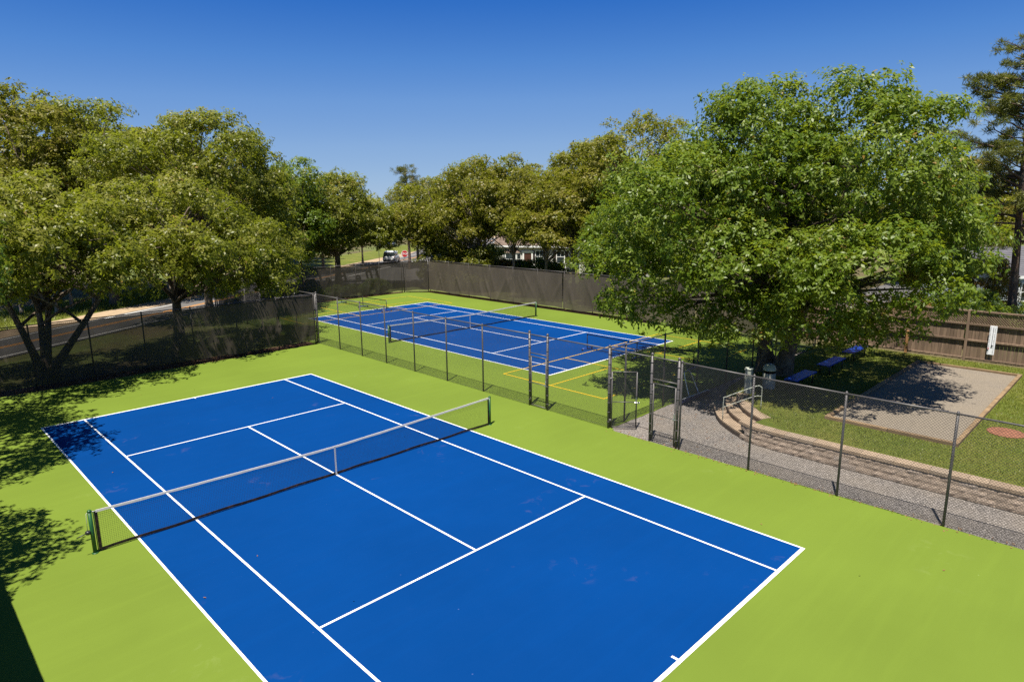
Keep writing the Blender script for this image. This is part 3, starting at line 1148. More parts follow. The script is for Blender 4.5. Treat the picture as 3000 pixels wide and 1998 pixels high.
wall = empty('retaining_wall', (11.14, -14.0, 0), 'low curved wall of tan split faced blocks with cap stones', 'wall')
wl = Vector((11.14, -14.0, 0))
CH = 0.168
blocks = [block_mesh('block', 0.434, 0.24, CH-0.004, 40+i, 0.024, MAT['split_block']) for i in range(6)]
capsm = [block_mesh('cap_stone', 0.45, 0.42, 0.095, 60+i, 0.012, MAT['cap_block'], 4, 1) for i in range(4)]
rnd = random.Random(11)
for c_ in range(3):
    s = S_W0 + (0.215 if c_ % 2 else 0.0)
    while s < S_W1 - 0.05:
        p, n_, t_ = edge_at(s, 0.02 + c_*0.012)
        o = link('block', rnd.choice(blocks), None, wall, (p.x-wl.x, p.y-wl.y, c_*CH-0.01))
        o.rotation_euler.z = math.atan2(-t_.x, t_.y) - math.pi/2 + rnd.uniform(-0.015, 0.015)
        s += 0.436
s = S_W0
while s < S_W1 + 0.10:
    p, n_, t_ = edge_at(s, 0.018)
    o = link('cap_stone', rnd.choice(capsm), None, wall, (p.x-wl.x, p.y-wl.y, 3*CH-0.008))
    o.rotation_euler.z = math.atan2(-t_.x, t_.y) - math.pi/2 + rnd.uniform(-0.01, 0.01)
    s += 0.456
# the wall's back fill so that no light passes between stones
bf = MB()
s = S_W0
ring = []
while s < S_W1+0.2:
    p, n_, t_ = edge_at(s, 0.2)
    q, _, _ = edge_at(s, 0.55)
    ring.append((p, q))
    s += 0.3
for (a, b), (c_, d_) in zip(ring[:-1], ring[1:]):
    bf.add([(a.x, a.y, -0.05), (c_.x, c_.y, -0.05), (c_.x, c_.y, 0.49), (a.x, a.y, 0.49), (b.x, b.y, 0.49), (d_.x, d_.y, 0.49)], [(0, 1, 2, 3), (3, 2, 5, 4)])
bf.build('backing', MAT['mulch'], wall)

steps = empty('stone_steps', (12.3, -6.2, 0), 'curved stone steps with dark risers beside the gravel walk', 'steps')
for k in range(3):
    ss = S_W1 + 0.12
    while ss < S_ST:
        se = min(S_ST, ss+0.62)
        m = MB()
        K = 3
        vs, fs = [], []
        for i in range(K+1):
            sx = ss + (se-ss-0.012)*i/K
            a, _, _ = edge_at(sx, 0.02+0.42*k)
            b, _, _ = edge_at(sx, 0.02+0.42*k+0.50 if k < 2 else 0.02+0.42*k+0.42)
            z1 = 0.2*(k+1)+rnd.uniform(-0.004, 0.004)
            a0, _, _ = edge_at(sx, 0.055+0.42*k)
            vs += [(a0.x, a0.y, 0.2*k-0.03), (a0.x, a0.y, z1-0.06), (a.x, a.y, z1-0.055), (a.x, a.y, z1), (b.x, b.y, z1), (b.x, b.y, 0.2*k-0.03)]
        for i in range(K):
            for j in range(5):
                q = i*6+j
                fs.append((q, q+6, q+7, q+1))
        fs.append(tuple(range(6)))
        fs.append(tuple(reversed(range(K*6, K*6+6))))
        m.add(vs, fs)
        m.build('tread_stone', MAT['stone_tread'], steps)
        ss = se

hr = empty('handrail', (12.3, -6.25, 0), 'bent grey pipe handrail beside the stone steps', 'handrail')
a0, a1 = Vector((12.28, -6.2, 0.19)), Vector((13.18, -7.2, 0.58))
top = [a0, Vector((12.28, -6.2, 1.0)), Vector((12.33, -6.26, 1.08)), Vector((13.02, -7.02, 1.48)), Vector((13.14, -7.16, 1.47)), Vector((13.18, -7.2, 1.36)), a1]
MB().tube(catmull(top, 4), 0.016, 8).build('rail', MAT['pedestal_grey'], hr)
MB().tube(catmull([Vector((12.28, -6.2, 0.70)), Vector((12.36, -6.3, 0.74)), Vector((13.0, -7.0, 1.10)), Vector((13.18, -7.2, 1.11))], 4), 0.013, 8).build('mid_rail', MAT['pedestal_grey'], hr)

# bocce court
bc = rect(13.9, -13.05, 25.1, -9.38, LZ+0.012)
bo = link('bocce_court', bc.mesh('bocce_court', (19.5, -11.2, 0)), MAT['bocce_grit'], None, (19.5, -11.2, 0))
tag(bo, 'pale crushed stone bocce court with timber edging', 'bocce court', kind='structure')
rnd = random.Random(5)
for (p, q) in (((13.82, -13.12), (25.18, -13.12)), ((13.82, -9.3), (25.18, -9.3)), ((13.82, -13.2), (13.82, -9.22)), ((25.18, -13.2), (25.18, -9.22))):
    p = Vector((*p, 0)); q = Vector((*q, 0))
    L_ = (q-p).length
    n_ = max(1, round(L_/2.4))
    for i in range(n_):
        a, b = p.lerp(q, i/n_), p.lerp(q, (i+1)/n_)
        mid = (a+b)/2
        h_ = 0.13+rnd.uniform(-0.008, 0.008)
        MB().box((mid.x, mid.y, LZ-0.03+h_/2), ((b-a).length-0.012, 0.14, h_), math.atan2((b-a).y, (b-a).x)+rnd.uniform(-0.003, 0.003), bev=0.012).build('edging_timber', MAT['timber_edge'], bo)

lid = MB().lathe([(0.52, 0), (0.52, 0.03), (0.46, 0.045), (0.05, 0.05)], (16.3, -14.0, LZ-0.015), 28)
tag(lid.build('access_cover', MAT['rust_lid']), 'round rusty brown cover set in the lawn', 'cover')

# ------------------------------------------------------------------ wooden fence with lattice
FX = 27.2
fw = empty('wooden_fence', (FX, -10.0, LZ), 'tall brown board fence with lattice top behind the bocce court', 'fence')
bays = [-1.0 - 2.42*i for i in range(9)]
rnd = random.Random(21)
pk = [MB().box((0, 0, 0.86), (0.022, 0.134, 1.72), bev=0.004).mesh('picket') for _ in range(1)]
base = Vector((FX, -10.0, LZ))
for i, (ya, yb) in enumerate(zip(bays[:-1], bays[1:])):
    ym = (ya+yb)/2
    y = ya-0.12
    while y > yb+0.10:
        o = link('board', pk[0], MAT['fence_wood'], fw, (0.03+rnd.uniform(-0.004, 0.004), y+10.0, 0.03+rnd.uniform(-0.01, 0.01)))
        y -= 0.141
    for z, hgt in ((0.12, 0.085), (0.98, 0.085), (1.74, 0.09), (2.36, 0.075)):
        MB().box((FX-0.035, ym, LZ+z), (0.075, abs(yb-ya)-0.12, hgt), bev=0.006).build('rail', MAT['fence_wood'], fw)
    la = MB()
    w_, h_ = abs(yb-ya)-0.16, 0.56
    for sg in (-1, 1):
        c_ = -h_
        while c_ < w_:
            z0_, z1_ = max(0, -c_), min(h_, w_-c_)
            if z1_-z0_ > 0.03:
                ym_ = c_+(z0_+z1_)/2
                zc = (z0_+z1_)/2
                ln = (z1_-z0_)*1.414
                yy = yb+0.08 + (ym_ if sg > 0 else w_-ym_)
                la.box((FX-0.012 if sg > 0 else FX+0.004, yy, LZ+1.79+zc), (0.009, 0.036, ln), m=Matrix.Rotation(-sg*math.pi/4, 3, 'X'))
            c_ += 0.105
    la.build('lattice', MAT['fence_wood'], fw, kind='stuff')
for i, y in enumerate(bays):
    tan = i in (1, 3)
    z1 = 1.15 if tan else 2.42
    p_ = MB().box((FX-0.02, y, LZ+1.2), (0.115, 0.115, 2.42), bev=0.012)
    p_.build('post', MAT['fence_wood'], fw)
    if tan:
        MB().box((FX-0.135, y, LZ+0.55), (0.10, 0.12, 1.12), bev=0.012).build('brace_post', MAT['fence_wood_tan'], fw)

# scoreboard hung on the fence
sb = empty('score_board', (FX-0.16, -11.7, 1.05), 'narrow white score board hung on the wooden fence', 'score board')
MB().box((FX-0.15, -11.70, 1.70), (0.025, 0.27, 1.34), bev=0.004).build('panel', MAT['board_white'], sb)
m = MB()
rnd = random.Random(4)
for k in range(15):
    z = 2.30-0.085*k
    for dy in (-0.085, 0.09):
        m.box((FX-0.166, -11.70+dy, z), (0.003, 0.012, 0.04))
        if k % 3:
            m.box((FX-0.166, -11.70+dy+0.022, z), (0.003, 0.010, 0.04))
m.build('marks', MAT['board_mark'], sb)
MB().box((FX-0.167, -11.705, 1.86), (0.006, 0.016, 0.9)).build('slot', MAT['board_mark'], sb)
MB().tube([(FX-0.165, -11.72, 1.46), (FX-0.20, -11.72, 1.46)], 0.03, 10).build('peg', MAT['board_mark'], sb)
MB().tube([(FX-0.165, -11.60, 1.31), (FX-0.20, -11.60, 1.31)], 0.022, 10).build('peg', MAT['red_paint'], sb)

# ------------------------------------------------------------------ small things on the lawn and walk
tb = empty('litter_bin', (16.15, -6.15, LZ), 'round pebbled litter bin with a domed lid near the oak', 'litter bin')
MB().lathe([(0.235, 0.0), (0.25, 0.02), (0.25, 0.60), (0.235, 0.64), (0.05, 0.64)], (16.15, -6.15, LZ), 24).build('body', MAT['bin_concrete'], tb)
MB().lathe([(0.222, 0.0), (0.222, 0.13)], (16.15, -6.15, LZ+0.635), 24).build('opening', MAT['black_gap'], tb)
MB().lathe([(0.262, 0), (0.262, 0.03), (0.25, 0.09), (0.215, 0.17), (0.15, 0.235), (0.07, 0.268), (0.01, 0.275)], (16.15, -6.15, LZ+0.755), 24).build('dome_lid', MAT['bin_dome'], tb)

pe = empty('utility_pedestal', (14.95, -5.85, 0.58), 'square grey pedestal box between the handrail and the litter bin', 'pedestal')
MB().box((14.95, -5.85, 1.06), (0.27, 0.27, 1.0), R(20), bev=0.03).build('case', MAT['pedestal_grey'], pe)
MB().box((14.95, -5.85, 1.58), (0.31, 0.31, 0.06), R(20), bev=0.02).build('cap', MAT['pedestal_grey'], pe)


def bench(x, y, L, label):
    root = empty('bench', (x, y, LZ), label, 'bench', 'blue benches in a row under the oak')
    z = LZ+0.44
    for k in range(4):
        MB().box((x, y-0.165+0.11*k, z), (L, 0.098, 0.03), bev=0.008).build('slat', MAT['blue_plastic'], root)
    for s_ in (-1, 1):
        MB().box((x, y+s_*0.235, z-0.005), (L, 0.03, 0.06), bev=0.008).build('edge_rail', MAT['blue_plastic'], root)
        m_ = MB()
        m_.tube([(x+s_*L*0.36, y-0.2, LZ), (x+s_*L*0.36, y-0.2, z-0.03)], 0.028, 8)
        m_.tube([(x+s_*L*0.36, y+0.2, LZ), (x+s_*L*0.36, y+0.2, z-0.03)], 0.028, 8)
        m_.tube([(x+s_*L*0.36, y-0.2, z-0.05), (x+s_*L*0.36, y+0.2, z-0.05)], 0.024, 8)
        m_.build('leg_frame', MAT['black_metal'], root)


bench(17.35, -6.95, 2.1, 'blue slatted bench nearest the litter bin')
bench(20.75, -6.95, 2.1, 'middle blue bench half hidden by oak leaves')
bench(24.1, -6.85, 2.1, 'farthest blue bench behind the low oak bough')

sq = empty('roller_squeegee', (14.45, -3.8, 0), 'court squeegee with silver hoop handle lying by the far court fence', 'squeegee')
MB().tube([(13.42, -3.78, 0.10), (15.5, -3.86, 0.10)], 0.075, 12).build('roller', MAT['navy_roller'], sq)
MB().box((14.46, -3.82, 0.20), (2.1, 0.06, 0.04), R(-2), bev=0.01).build('bar', MAT['aluminium'], sq)
hp = [Vector((14.05, -3.80, 0.2)), Vector((14.05, -3.66, 0.6)), Vector((14.06, -3.52, 1.10)), Vector((14.16, -3.48, 1.20)), Vector((14.42, -3.48, 1.20)), Vector((14.54, -3.52, 1.10)), Vector((14.72, -3.66, 0.6)), Vector((14.76, -3.83, 0.2))]
MB().tube(catmull(hp, 4), 0.018, 8).build('handle', MAT['aluminium'], sq)

# ------------------------------------------------------------------ trees
def leaf_mesh(name, c, n, L, Wd, var, mat, droop=0.2, rng=None):
    """c: leaf base points (N,3); n: spray axis; builds one diamond leaf per row"""
    N_ = len(c)
    # leaf direction: random tangent to the axis plus a bit of the axis
    rv = rng.normal(size=(N_, 3))
    tan = rv - n*np.sum(rv*n, 1)[:, None]
    tan /= np.linalg.norm(tan, axis=1)[:, None]+1e-9
    d = tan + n*rng.uniform(-0.25, 0.55, (N_, 1))
    d[:, 2] -= droop
    d /= np.linalg.norm(d, axis=1)[:, None]
    s = np.cross(d, n) + rng.normal(size=(N_, 3))*0.25
    s /= np.linalg.norm(s, axis=1)[:, None]+1e-9
    l_ = (L*rng.uniform(0.7, 1.25, N_))[:, None]
    w_ = (Wd*rng.uniform(0.7, 1.25, N_))[:, None]
    up = np.cross(s, d)
    v = np.empty((N_, 4, 3))
    v[:, 0] = c
    mid = c + d*l_*0.55 + up*l_*0.06
    v[:, 1] = mid + s*w_*0.5
    v[:, 2] = c + d*l_
    v[:, 3] = mid - s*w_*0.5
    me = bpy.data.meshes.new(name)
    me.vertices.add(N_*4)
    me.vertices.foreach_set('co', v.reshape(-1).astype(np.float32))
    me.loops.add(N_*4)
    me.loops.foreach_set('vertex_index', np.arange(N_*4, dtype=np.int32))
    me.polygons.add(N_)
    me.polygons.foreach_set('loop_start', np.arange(0, N_*4, 4, dtype=np.int32))
    me.polygons.foreach_set('loop_total', np.full(N_, 4, dtype=np.int32))
    at_ = me.attributes.new('leafv', 'FLOAT', 'FACE')
    at_.data.foreach_set('value', np.clip(var, 0, 1).astype(np.float32))
    me.update(calc_edges=True)
    me.materials.append(mat)
    return me


def unit(rng, n):
    d = rng.normal(size=(n, 3))
    return d/np.linalg.norm(d, axis=1)[:, None]


def clumps_for(lobes, rng, rc, dens=1.0, lo=-0.55):
    """clump centres over the outside of a set of ellipsoids (local coordinates)"""
    out = []
    for (cx, cy, cz, rx, ry, rz) in lobes:
        area = 4*math.pi*((rx*ry)**1.6/3+(rx*rz)**1.6/3+(ry*rz)**1.6/3)**(1/1.6)
        n = max(3, int(dens*area/(rc*rc*2.3)))
        d = unit(rng, n*2)
        d = d[d[:, 2] > lo][:n]
        k = rng.uniform(0.62, 1.0, len(d))**0.6
        p = np.array([cx, cy, cz]) + d*np.array([rx, ry, rz])*k[:, None]
        for q, dd in zip(p, d):
            ok = True
            for L2 in lobes:
                if L2[0] == cx and L2[1] == cy and L2[2] == cz:
                    continue
                e = (q-np.array(L2[:3]))/np.array(L2[3:])
                if np.dot(e, e) < 0.35:
                    ok = False
            if ok:
                out.append((q, dd, rc*rng.uniform(0.62, 1.3)))
    return out


def crown_mesh(name, lobes, seed, mat, leaf=0.16, rc=1.1, per=55, k=6, dens=1.0, lo=-0.55, flat=0.58, droop=0.22, wr=0.52, bottom=None):
    """returns mesh and clump list; lobes in tree-local metres"""
    rng = np.random.default_rng(seed)
    cl = clumps_for(lobes, rng, rc, dens, lo)
    C_, N_, V_ = [], [], []
    for (q, dd, r_) in cl:
        n = max(6, int(per*(r_/rc)**2))
        d = unit(rng, n)
        d[:, 2] = d[:, 2]*0.85 + 0.25
        d /= np.linalg.norm(d, axis=1)[:, None]
        rad = r_*rng.uniform(0.45, 1.08, n)**0.45
        # uneven clump outline
        wob = 1+0.22*np.sin(d[:, 0]*5+seed)+0.18*np.sin(d[:, 1]*6+seed*2+q[0])
        p = q + d*np.array([1, 1, flat])*(rad*wob)[:, None]
        ax_ = d*0.8 + np.array([0, 0, 0.45]) + 0.3*dd + rng.normal(size=(n, 3))*0.38
        ax_ /= np.linalg.norm(ax_, axis=1)[:, None]
        vb = 0.42 + 0.16*rng.normal() + 0.10*rng.normal(size=n)
        C_.append(np.repeat(p, k, 0) + rng.normal(size=(n*k, 3))*leaf*0.28)
        N_.append(np.repeat(ax_, k, 0))
        V_.append(np.repeat(vb, k) + 0.13*rng.normal(size=n*k))
    C_, N_, V_ = np.concatenate(C_), np.concatenate(N_), np.concatenate(V_)
    if bottom is not None:
        keep = C_[:, 2] > bottom
        C_, N_, V_ = C_[keep], N_[keep], V_[keep]
    return leaf_mesh(name, C_, N_, leaf, leaf*wr, V_, mat, droop, rng), cl


def limb(m, a, b, r0, r1, rng, sag=0.12, n=6, sides=6):
    a = np.array(a, float); b = np.array(b, float)
    L_ = np.linalg.norm(b-a)
    mid = (a+b)/2 + np.clip(rng.normal(size=3), -1.5, 1.5)*L_*0.06 + np.array([0, 0, L_*sag])
    pts, rr = [], []
    for i in range(n+1):
        t_ = i/n
        p = (1-t_)**2*a + 2*t_*(1-t_)*mid + t_*t_*b
        if 0 < i < n:
            p = p + rng.normal(size=3)*L_*0.012
        pts.append(p); rr.append(r0+(r1-r0)*t_**0.8)
    m.tube(pts, rr, sides, caps=False)
    return pts


def trunk_mb(h, r, lean, cl, rng, fork=0.45, nlimb=34, sides=9, stems=None):
    """tapered trunk with root flare, main limbs and smaller branches reaching into the clumps (local coordinates)"""
    m = MB()
    stems = stems or [((0, 0, 0), lean)]
    tops = []
    for (b0, ln) in stems:
        b0 = np.array(b0, float)
        top_ = b0 + np.array([ln[0], ln[1], h])
        pts, rr = [], []
        for i in range(9):
            t_ = i/8
            p = b0 + (top_-b0)*t_ + np.array([math.sin(t_*4)*0.10*r*6*t_*(1-t_), math.cos(t_*3)*0.1*r*4*t_*(1-t_), 0])
            fl = 1+0.75*math.exp(-t_*h/0.45)
            pts.append(p); rr.append(r*(fl if i < 4 else 1)*(1-0.62*t_))
        pts[0][2] -= 0.12
        m.tube(pts, rr, sides, caps=False)
        tops.append(pts)
    order = list(range(len(cl)))
    rng.shuffle(order)
    for idx in order[:nlimb]:
        q = cl[idx][0]
        tp = tops[int(rng.integers(len(tops)))]
        k = int(np.clip((q[2]*0.62)/max(h, 0.1)*8, 3, 8))
        a = tp[k]
        L_ = np.linalg.norm(q-a)
        pp = limb(m, a, q, min(r*0.42, 0.02+0.022*L_), 0.018, rng)
        # twigs off the limb
        for j in (3, 4, 5):
            tl = min(L_, 2.6)
            e = pp[j] + np.clip(rng.normal(size=3), -1.3, 1.3)*np.array([1, 1, 0.4])*tl*0.2 + np.array([0, 0, 0.08*tl])
            limb(m, pp[j], e, 0.02, 0.007, rng, 0.05, 3, 4)
    return m


def tree(name, label, x, y, h, lobes, mat, bark='oak_bark', seed=1, r=0.2, leaf=0.2, rc=1.1, per=45, k=6, dens=1.0, lean=(0, 0), group=None, z=0, nlimb=30, stems=None, cat='tree', trunk_h=None, **kw):
    root = empty(name, (x, y, z), label, cat, group)
    me, cl = crown_mesh('crown', lobes, seed, MAT[mat], leaf, rc, per, k, dens, **kw)
    rng = np.random.default_rng(seed+1000)
    tm = trunk_mb(trunk_h or h*0.72, r, lean, cl, rng, nlimb=nlimb, stems=stems)
    link('trunk', tm.mesh('trunk'), MAT[bark], root)
    c_ = link('crown', me, None, root)
    c_['kind'] = 'stuff'
    return root


def copy_tree(src, label, x, y, sc, rz, group):
    r_ = src.copy()
    COL.objects.link(r_)
    r_.location = (x, y, src.location.z)
    r_.scale = (sc[0], sc[0], sc[1])
    r_.rotation_euler.z = rz
    tag(r_, label, 'tree', group)
    for ch in list(src.children):
        c_ = ch.copy()
        COL.objects.link(c_)
        c_.parent = r_
    return r_


def rise(px, py, x, y):
    """height of the sight line through a photo pixel above the ground point (x, y)"""
    d = ray(px, py)
    t_ = math.hypot(x-CAM[0], y-CAM[1])/math.hypot(d[0], d[1])
    return CAM[2]+d[2]*t_


# the big oak over the right fence: twin trunks, wide crown
tree('oak_tree', 'huge green oak with twin trunks overhanging the right fence', 19.1, -4.75, 13.6,
     [(-2.8, -0.4, 8.4, 3.3, 3.3, 2.9), (-1.3, -3.8, 8.5, 3.3, 3.3, 3.0), (-2.9, -0.4, 10.5, 1.9, 1.8, 1.6), (-1.1, -2.9, 10.7, 1.8, 1.8, 1.6), (-0.6, -4.9, 9.8, 1.9, 1.8, 1.5), (-5.0, 1.8, 7.2, 3.0, 3.0, 2.8), (-5.8, 2.7, 4.9, 2.2, 2.4, 1.8),
      (-0.7, -5.4, 6.4, 2.5, 2.3, 2.5), (-3.2, -4.8, 5.0, 3.0, 2.7, 1.9), (-3.0, -4.9, 2.5, 1.6, 1.5, 0.9), (-3.2, -3.2, 3.7, 2.2, 1.8, 1.0), (-1.2, -6.2, 4.2, 1.8, 1.6, 1.2), (-4.7, -1.2, 5.0, 2.7, 2.6, 1.9),
      (2.2, 0.5, 7.4, 3.6, 3.6, 3.2), (-1.5, 3.8, 6.8, 3.4, 3.2, 3.0), (2.0, -3.5, 6.8, 3.2, 3.2, 3.0), (-4.6, -1.0, 3.0, 2.0, 1.9, 0.9), (-5.6, 3.0, 3.3, 1.5, 1.6, 0.8)],
     'leaf_oak', 'oak_bark', 3, 0.33, 0.165, 0.80, 54, 6, 0.85, nlimb=110, z=0.45,
     stems=[((0, 0, 0), (-0.9, 0.7)), ((-0.35, -0.75, 0.05), (1.2, -1.6))], trunk_h=8.5, lo=-0.5, wr=0.5)

# left of the road
tree('oak_tree', 'many stemmed oak leaning over the left screen', -3.75, 21.1, 9.7,
     [(0.2, 0.0, 6.6, 4.6, 4.2, 2.9), (3.2, -0.8, 5.4, 3.2, 3.0, 2.2), (-2.5, 0.0, 6.0, 3.6, 3.4, 2.6), (1.0, -2.2, 5.0, 3.6, 2.4, 1.8), (0.6, -4.3, 6.0, 3.0, 2.2, 1.5), (-2.2, -4.8, 6.4, 2.6, 2.4, 1.6)],
     'leaf_olive', 'oak_bark', 7, 0.20, 0.19, 0.95, 48, 6, 1.0, nlimb=46, lo=-0.45,
     stems=[((0, 0, 0), (-1.3, 0.7)), ((0.1, 0, 0), (0.1, 0.2)), ((0.15, -0.1, 0), (3.0, -2.1)), ((0.1, 0.1, 0), (0.9, 1.2))], trunk_h=5.0)
tree('oak_tree', 'stout oak with low boughs beside the wind screen corner', 3.3, 23.4, 9.9,
     [(0.4, -0.4, 6.6, 4.4, 4.0, 3.1), (3.2, -1.0, 5.4, 3.0, 2.8, 2.4), (-2.2, -1.0, 5.8, 3.0, 3.0, 2.4), (3.2, -2.9, 3.8, 2.0, 1.7, 1.6), (4.8, -0.8, 4.2, 2.4, 2.2, 1.9), (1.2, -3.0, 4.6, 2.2, 1.8, 1.4), (-1.4, -4.4, 5.6, 2.8, 2.0, 1.4), (1.6, -4.4, 5.2, 2.2, 1.5, 1.2)],
     'leaf_olive', 'oak_bark', 9, 0.30, 0.19, 0.95, 48, 6, 1.0, nlimb=46, lo=-0.5)
tree('oak_tree', 'tall olive oak with sky showing through behind the low boughed oak', 8.3, 32.2, 14.6,
     [(0.6, 0.4, 10.6, 5.0, 4.8, 3.8), (3.4, 0.6, 8.6, 3.6, 3.6, 3.2), (-3.0, 0.0, 9.6, 3.8, 3.8, 3.4), (3.8, -1.0, 6.0, 2.6, 2.4, 2.4)],
     'leaf_olive', 'oak_bark', 12, 0.28, 0.22, 1.1, 50, 6, 1.15, nlimb=50)
tree('oak_tree', 'tallest oak at the left edge across the road', 0.6, 47.0, 17.6,
     [(0, 0, 12.4, 5.2, 5.0, 4.9), (2.8, -1.0, 9.4, 4.2, 4.0, 3.4), (-2.5, -1, 9.0, 4, 4, 3.6)],
     'leaf_brown_olive', 'oak_bark', 15, 0.30, 0.26, 1.3, 48, 6, 1.15, nlimb=40)
tree('oak_tree', 'round topped oak across the road right of the tallest one', 5.6, 46.2, 16.4,
     [(0, 0, 11.8, 4.8, 4.8, 4.4), (3.0, 0, 8.8, 4.0, 4.0, 3.4)],
     'leaf_olive', 'oak_bark', 16, 0.28, 0.26, 1.3, 44, 6, 0.95, nlimb=40)
tree('maple_tree', 'slim darker green tree in the dip left of the road', 19.2, 39.2, 12.4,
     [(0, 0, 9.6, 2.1, 2.1, 2.6), (0.3, 0, 6.4, 2.6, 2.6, 2.6), (-0.8, 0.6, 4.0, 2.4, 2.4, 1.8)],
     'leaf_oak', 'oak_bark', 18, 0.18, 0.22, 0.9, 46, 6, 1.0, nlimb=24)
tree('oak_tree', 'spreading oak behind the letter sign at the back of the far court', 24.6, 42.0, 11.6,
     [(-0.3, 0, 7.8, 4.4, 4.4, 3.5), (2.6, -2.4, 6.0, 3.2, 3.2, 2.4), (-3.2, 3.2, 6.2, 3.6, 3.6, 2.8), (-4.6, 4.4, 4.6, 3.0, 3.0, 2.2), (-1.6, 1.0, 4.0, 2.6, 2.4, 1.2), (2.6, -2.4, 4.8, 2.4, 2.2, 1.3), (-0.8, -1.2, 5.4, 2.6, 2.4, 1.6)],
     'leaf_olive', 'oak_bark', 20, 0.34, 0.24, 1.1, 48, 6, 1.15, nlimb=40)

oakA = tree('oak_tree', 'olive oak behind the stop sign corner', 32.2, 36.0, 11.2,
     [(0, 0, 7.4, 3.7, 3.7, 3.3), (2.0, -1.8, 5.6, 2.8, 2.8, 2.1), (-1.8, 1.9, 5.4, 2.6, 2.6, 2.0), (-0.8, -1.4, 4.4, 2.0, 2.0, 1.2)],
     'leaf_brown_olive', 'pale_bark', 24, 0.20, 0.23, 1.05, 46, 6, 0.95, nlimb=40, group='oaks behind the right screen')
oakB = tree('oak_tree', 'olive oak behind the screen left of the cottage', 33.2, 30.4, 12.7,
     [(0, 0, 8.7, 3.5, 3.5, 3.7), (1.6, -1.6, 6.2, 2.9, 2.9, 2.3), (-1.5, 1.5, 6.4, 2.8, 2.8, 2.2)],
     'leaf_brown_olive', 'pale_bark', 26, 0.19, 0.23, 1.05, 46, 6, 0.95, nlimb=40, group='oaks behind the right screen')
oakD = tree('oak_tree', 'narrow crowned oak standing in front of the cottage bay window', 34.2, 26.6, 12.4,
     [(0, 0, 9.0, 2.9, 2.9, 3.3), (1.4, -1.4, 6.6, 2.5, 2.5, 1.9), (-1.3, 1.4, 6.5, 2.5, 2.5, 1.9), (0.2, 0.2, 5.6, 2.4, 2.4, 1.1)],
     'leaf_brown_olive', 'pale_bark', 27, 0.17, 0.22, 1.0, 46, 6, 1.0, nlimb=34, group='oaks behind the right screen')
copy_tree(oakD, 'small oak in front of the cottage shutters', 34.0, 22.3, (0.95, 0.86), 4.2, 'oaks behind the right screen')
copy_tree(oakB, 'full olive oak behind the cottage corner rising left of the tallest one', 38.2, 21.0, (1.15, 1.08), 2.6, 'oaks behind the right screen')
oakC = tree('oak_tree', 'broad tall olive oak rising between the cottage and the huge oak', 38.0, 15.6, 15.4,
     [(0, 0, 10.6, 4.9, 4.9, 4.6), (-1.8, 2.2, 7.6, 4.0, 4.0, 3.4), (2.2, -2.2, 8.0, 4.0, 4.0, 3.4), (-2.6, -0.4, 5.4, 3.0, 3.0, 2.2)],
     'leaf_brown_olive', 'oak_bark', 28, 0.30, 0.23, 1.1, 48, 6, 0.95, nlimb=44, group='oaks behind the right screen')
copy_tree(oakD, 'crooked pale trunked oak at the cottage corner', 34.6, 19.6, (1.0, 0.90), 1.0, 'oaks behind the right screen')
tree('oak_tree', 'low bright green oak tucked behind the screen beside the huge oak', 33.0, 13.2, 8.4,
     [(0, 0, 5.4, 3.0, 3.0, 2.6), (-0.6, 2.0, 3.6, 2.2, 2.2, 1.7), (0.4, -2.0, 4.2, 2.4, 2.4, 2.0)],
     'leaf_oak', 'pale_bark', 31, 0.17, 0.21, 0.95, 46, 6, 1.0, nlimb=30)

# woods farther off
far = [(11.5, 50.5, 1.05, 1.08), (17.0, 55.0, 1.0, 0.95), (23.5, 60.0, 1.0, 0.88), (29.0, 66.0, 1.1, 0.92), (36.0, 76.0, 1.1, 0.9), (8.0, 58.0, 1.2, 1.15), (-1.0, 56.0, 1.2, 1.2),
       (52.0, 50.0, 1.1, 0.92), (58.0, 44.0, 1.15, 0.95), (62.0, 36.0, 1.2, 1.0), (56.0, 24.0, 1.15, 0.98), (48.0, 12.0, 1.0, 0.85), (57.0, 8.0, 1.1, 0.85), (66.0, -2.0, 1.25, 0.85), (60.0, 62.0, 1.2, 0.95), (45.0, 56.0, 0.9, 0.8), (72.0, -18.0, 1.2, 0.85), (62.0, -16.0, 1.1, 0.8), (40.0, 62.0, 0.62, 0.6), (31.5, 57.5, 0.8, 0.8)]
descr = ['left of the road bend', 'mid way along the left wood edge', 'before the road vanishes', 'past the side street mouth', 'at the far end of the left wood', 'in the second row of the left wood', 'deep in the wood at the left edge',
         'behind the cottage chimney end', 'behind the cottage roof', 'right of the cottage roof', 'between the cottage and the tall oak', 'behind the low bright oak', 'beyond the driveway left side', 'beyond the driveway right side', 'far behind the stop sign', 'beside the white car', 'behind the pale blue house', 'far behind the tall pine', 'small beside the parked blue car', 'just left of the white car']
srcs = [oakA, oakB, oakC]
for i, (x, y, a, b) in enumerate(far):
    s_ = srcs[(i*2+1) % 3]
    hh = (11.2, 12.7, 15.4)[(i*2+1) % 3]
    want = 14.2*b
    copy_tree(s_, 'distant olive tree ' + descr[i], x, y, (a*1.2, want/hh), i*1.3, 'distant woodland trees')

# slim forest trunks in the verge across the road
rnd = random.Random(77)
for i, (x, y, w_) in enumerate(((1.1, 44.4, 0.20), (2.5, 46.4, 0.13), (4.35, 47.4, 0.13), (8.6, 49.6, 0.15), (-0.9, 46.4, 0.16))):
    lab = ['thick', 'slim', 'pale', 'leaning', 'short', 'straight', 'thin', 'dark'][i]
    copy_tree((oakA, oakB)[i % 2], lab + ' trunked wood edge tree across the road', x, y, (0.50+0.05*(i % 3), 0.86+0.05*(i % 4)), i*0.9, 'wood edge trees')


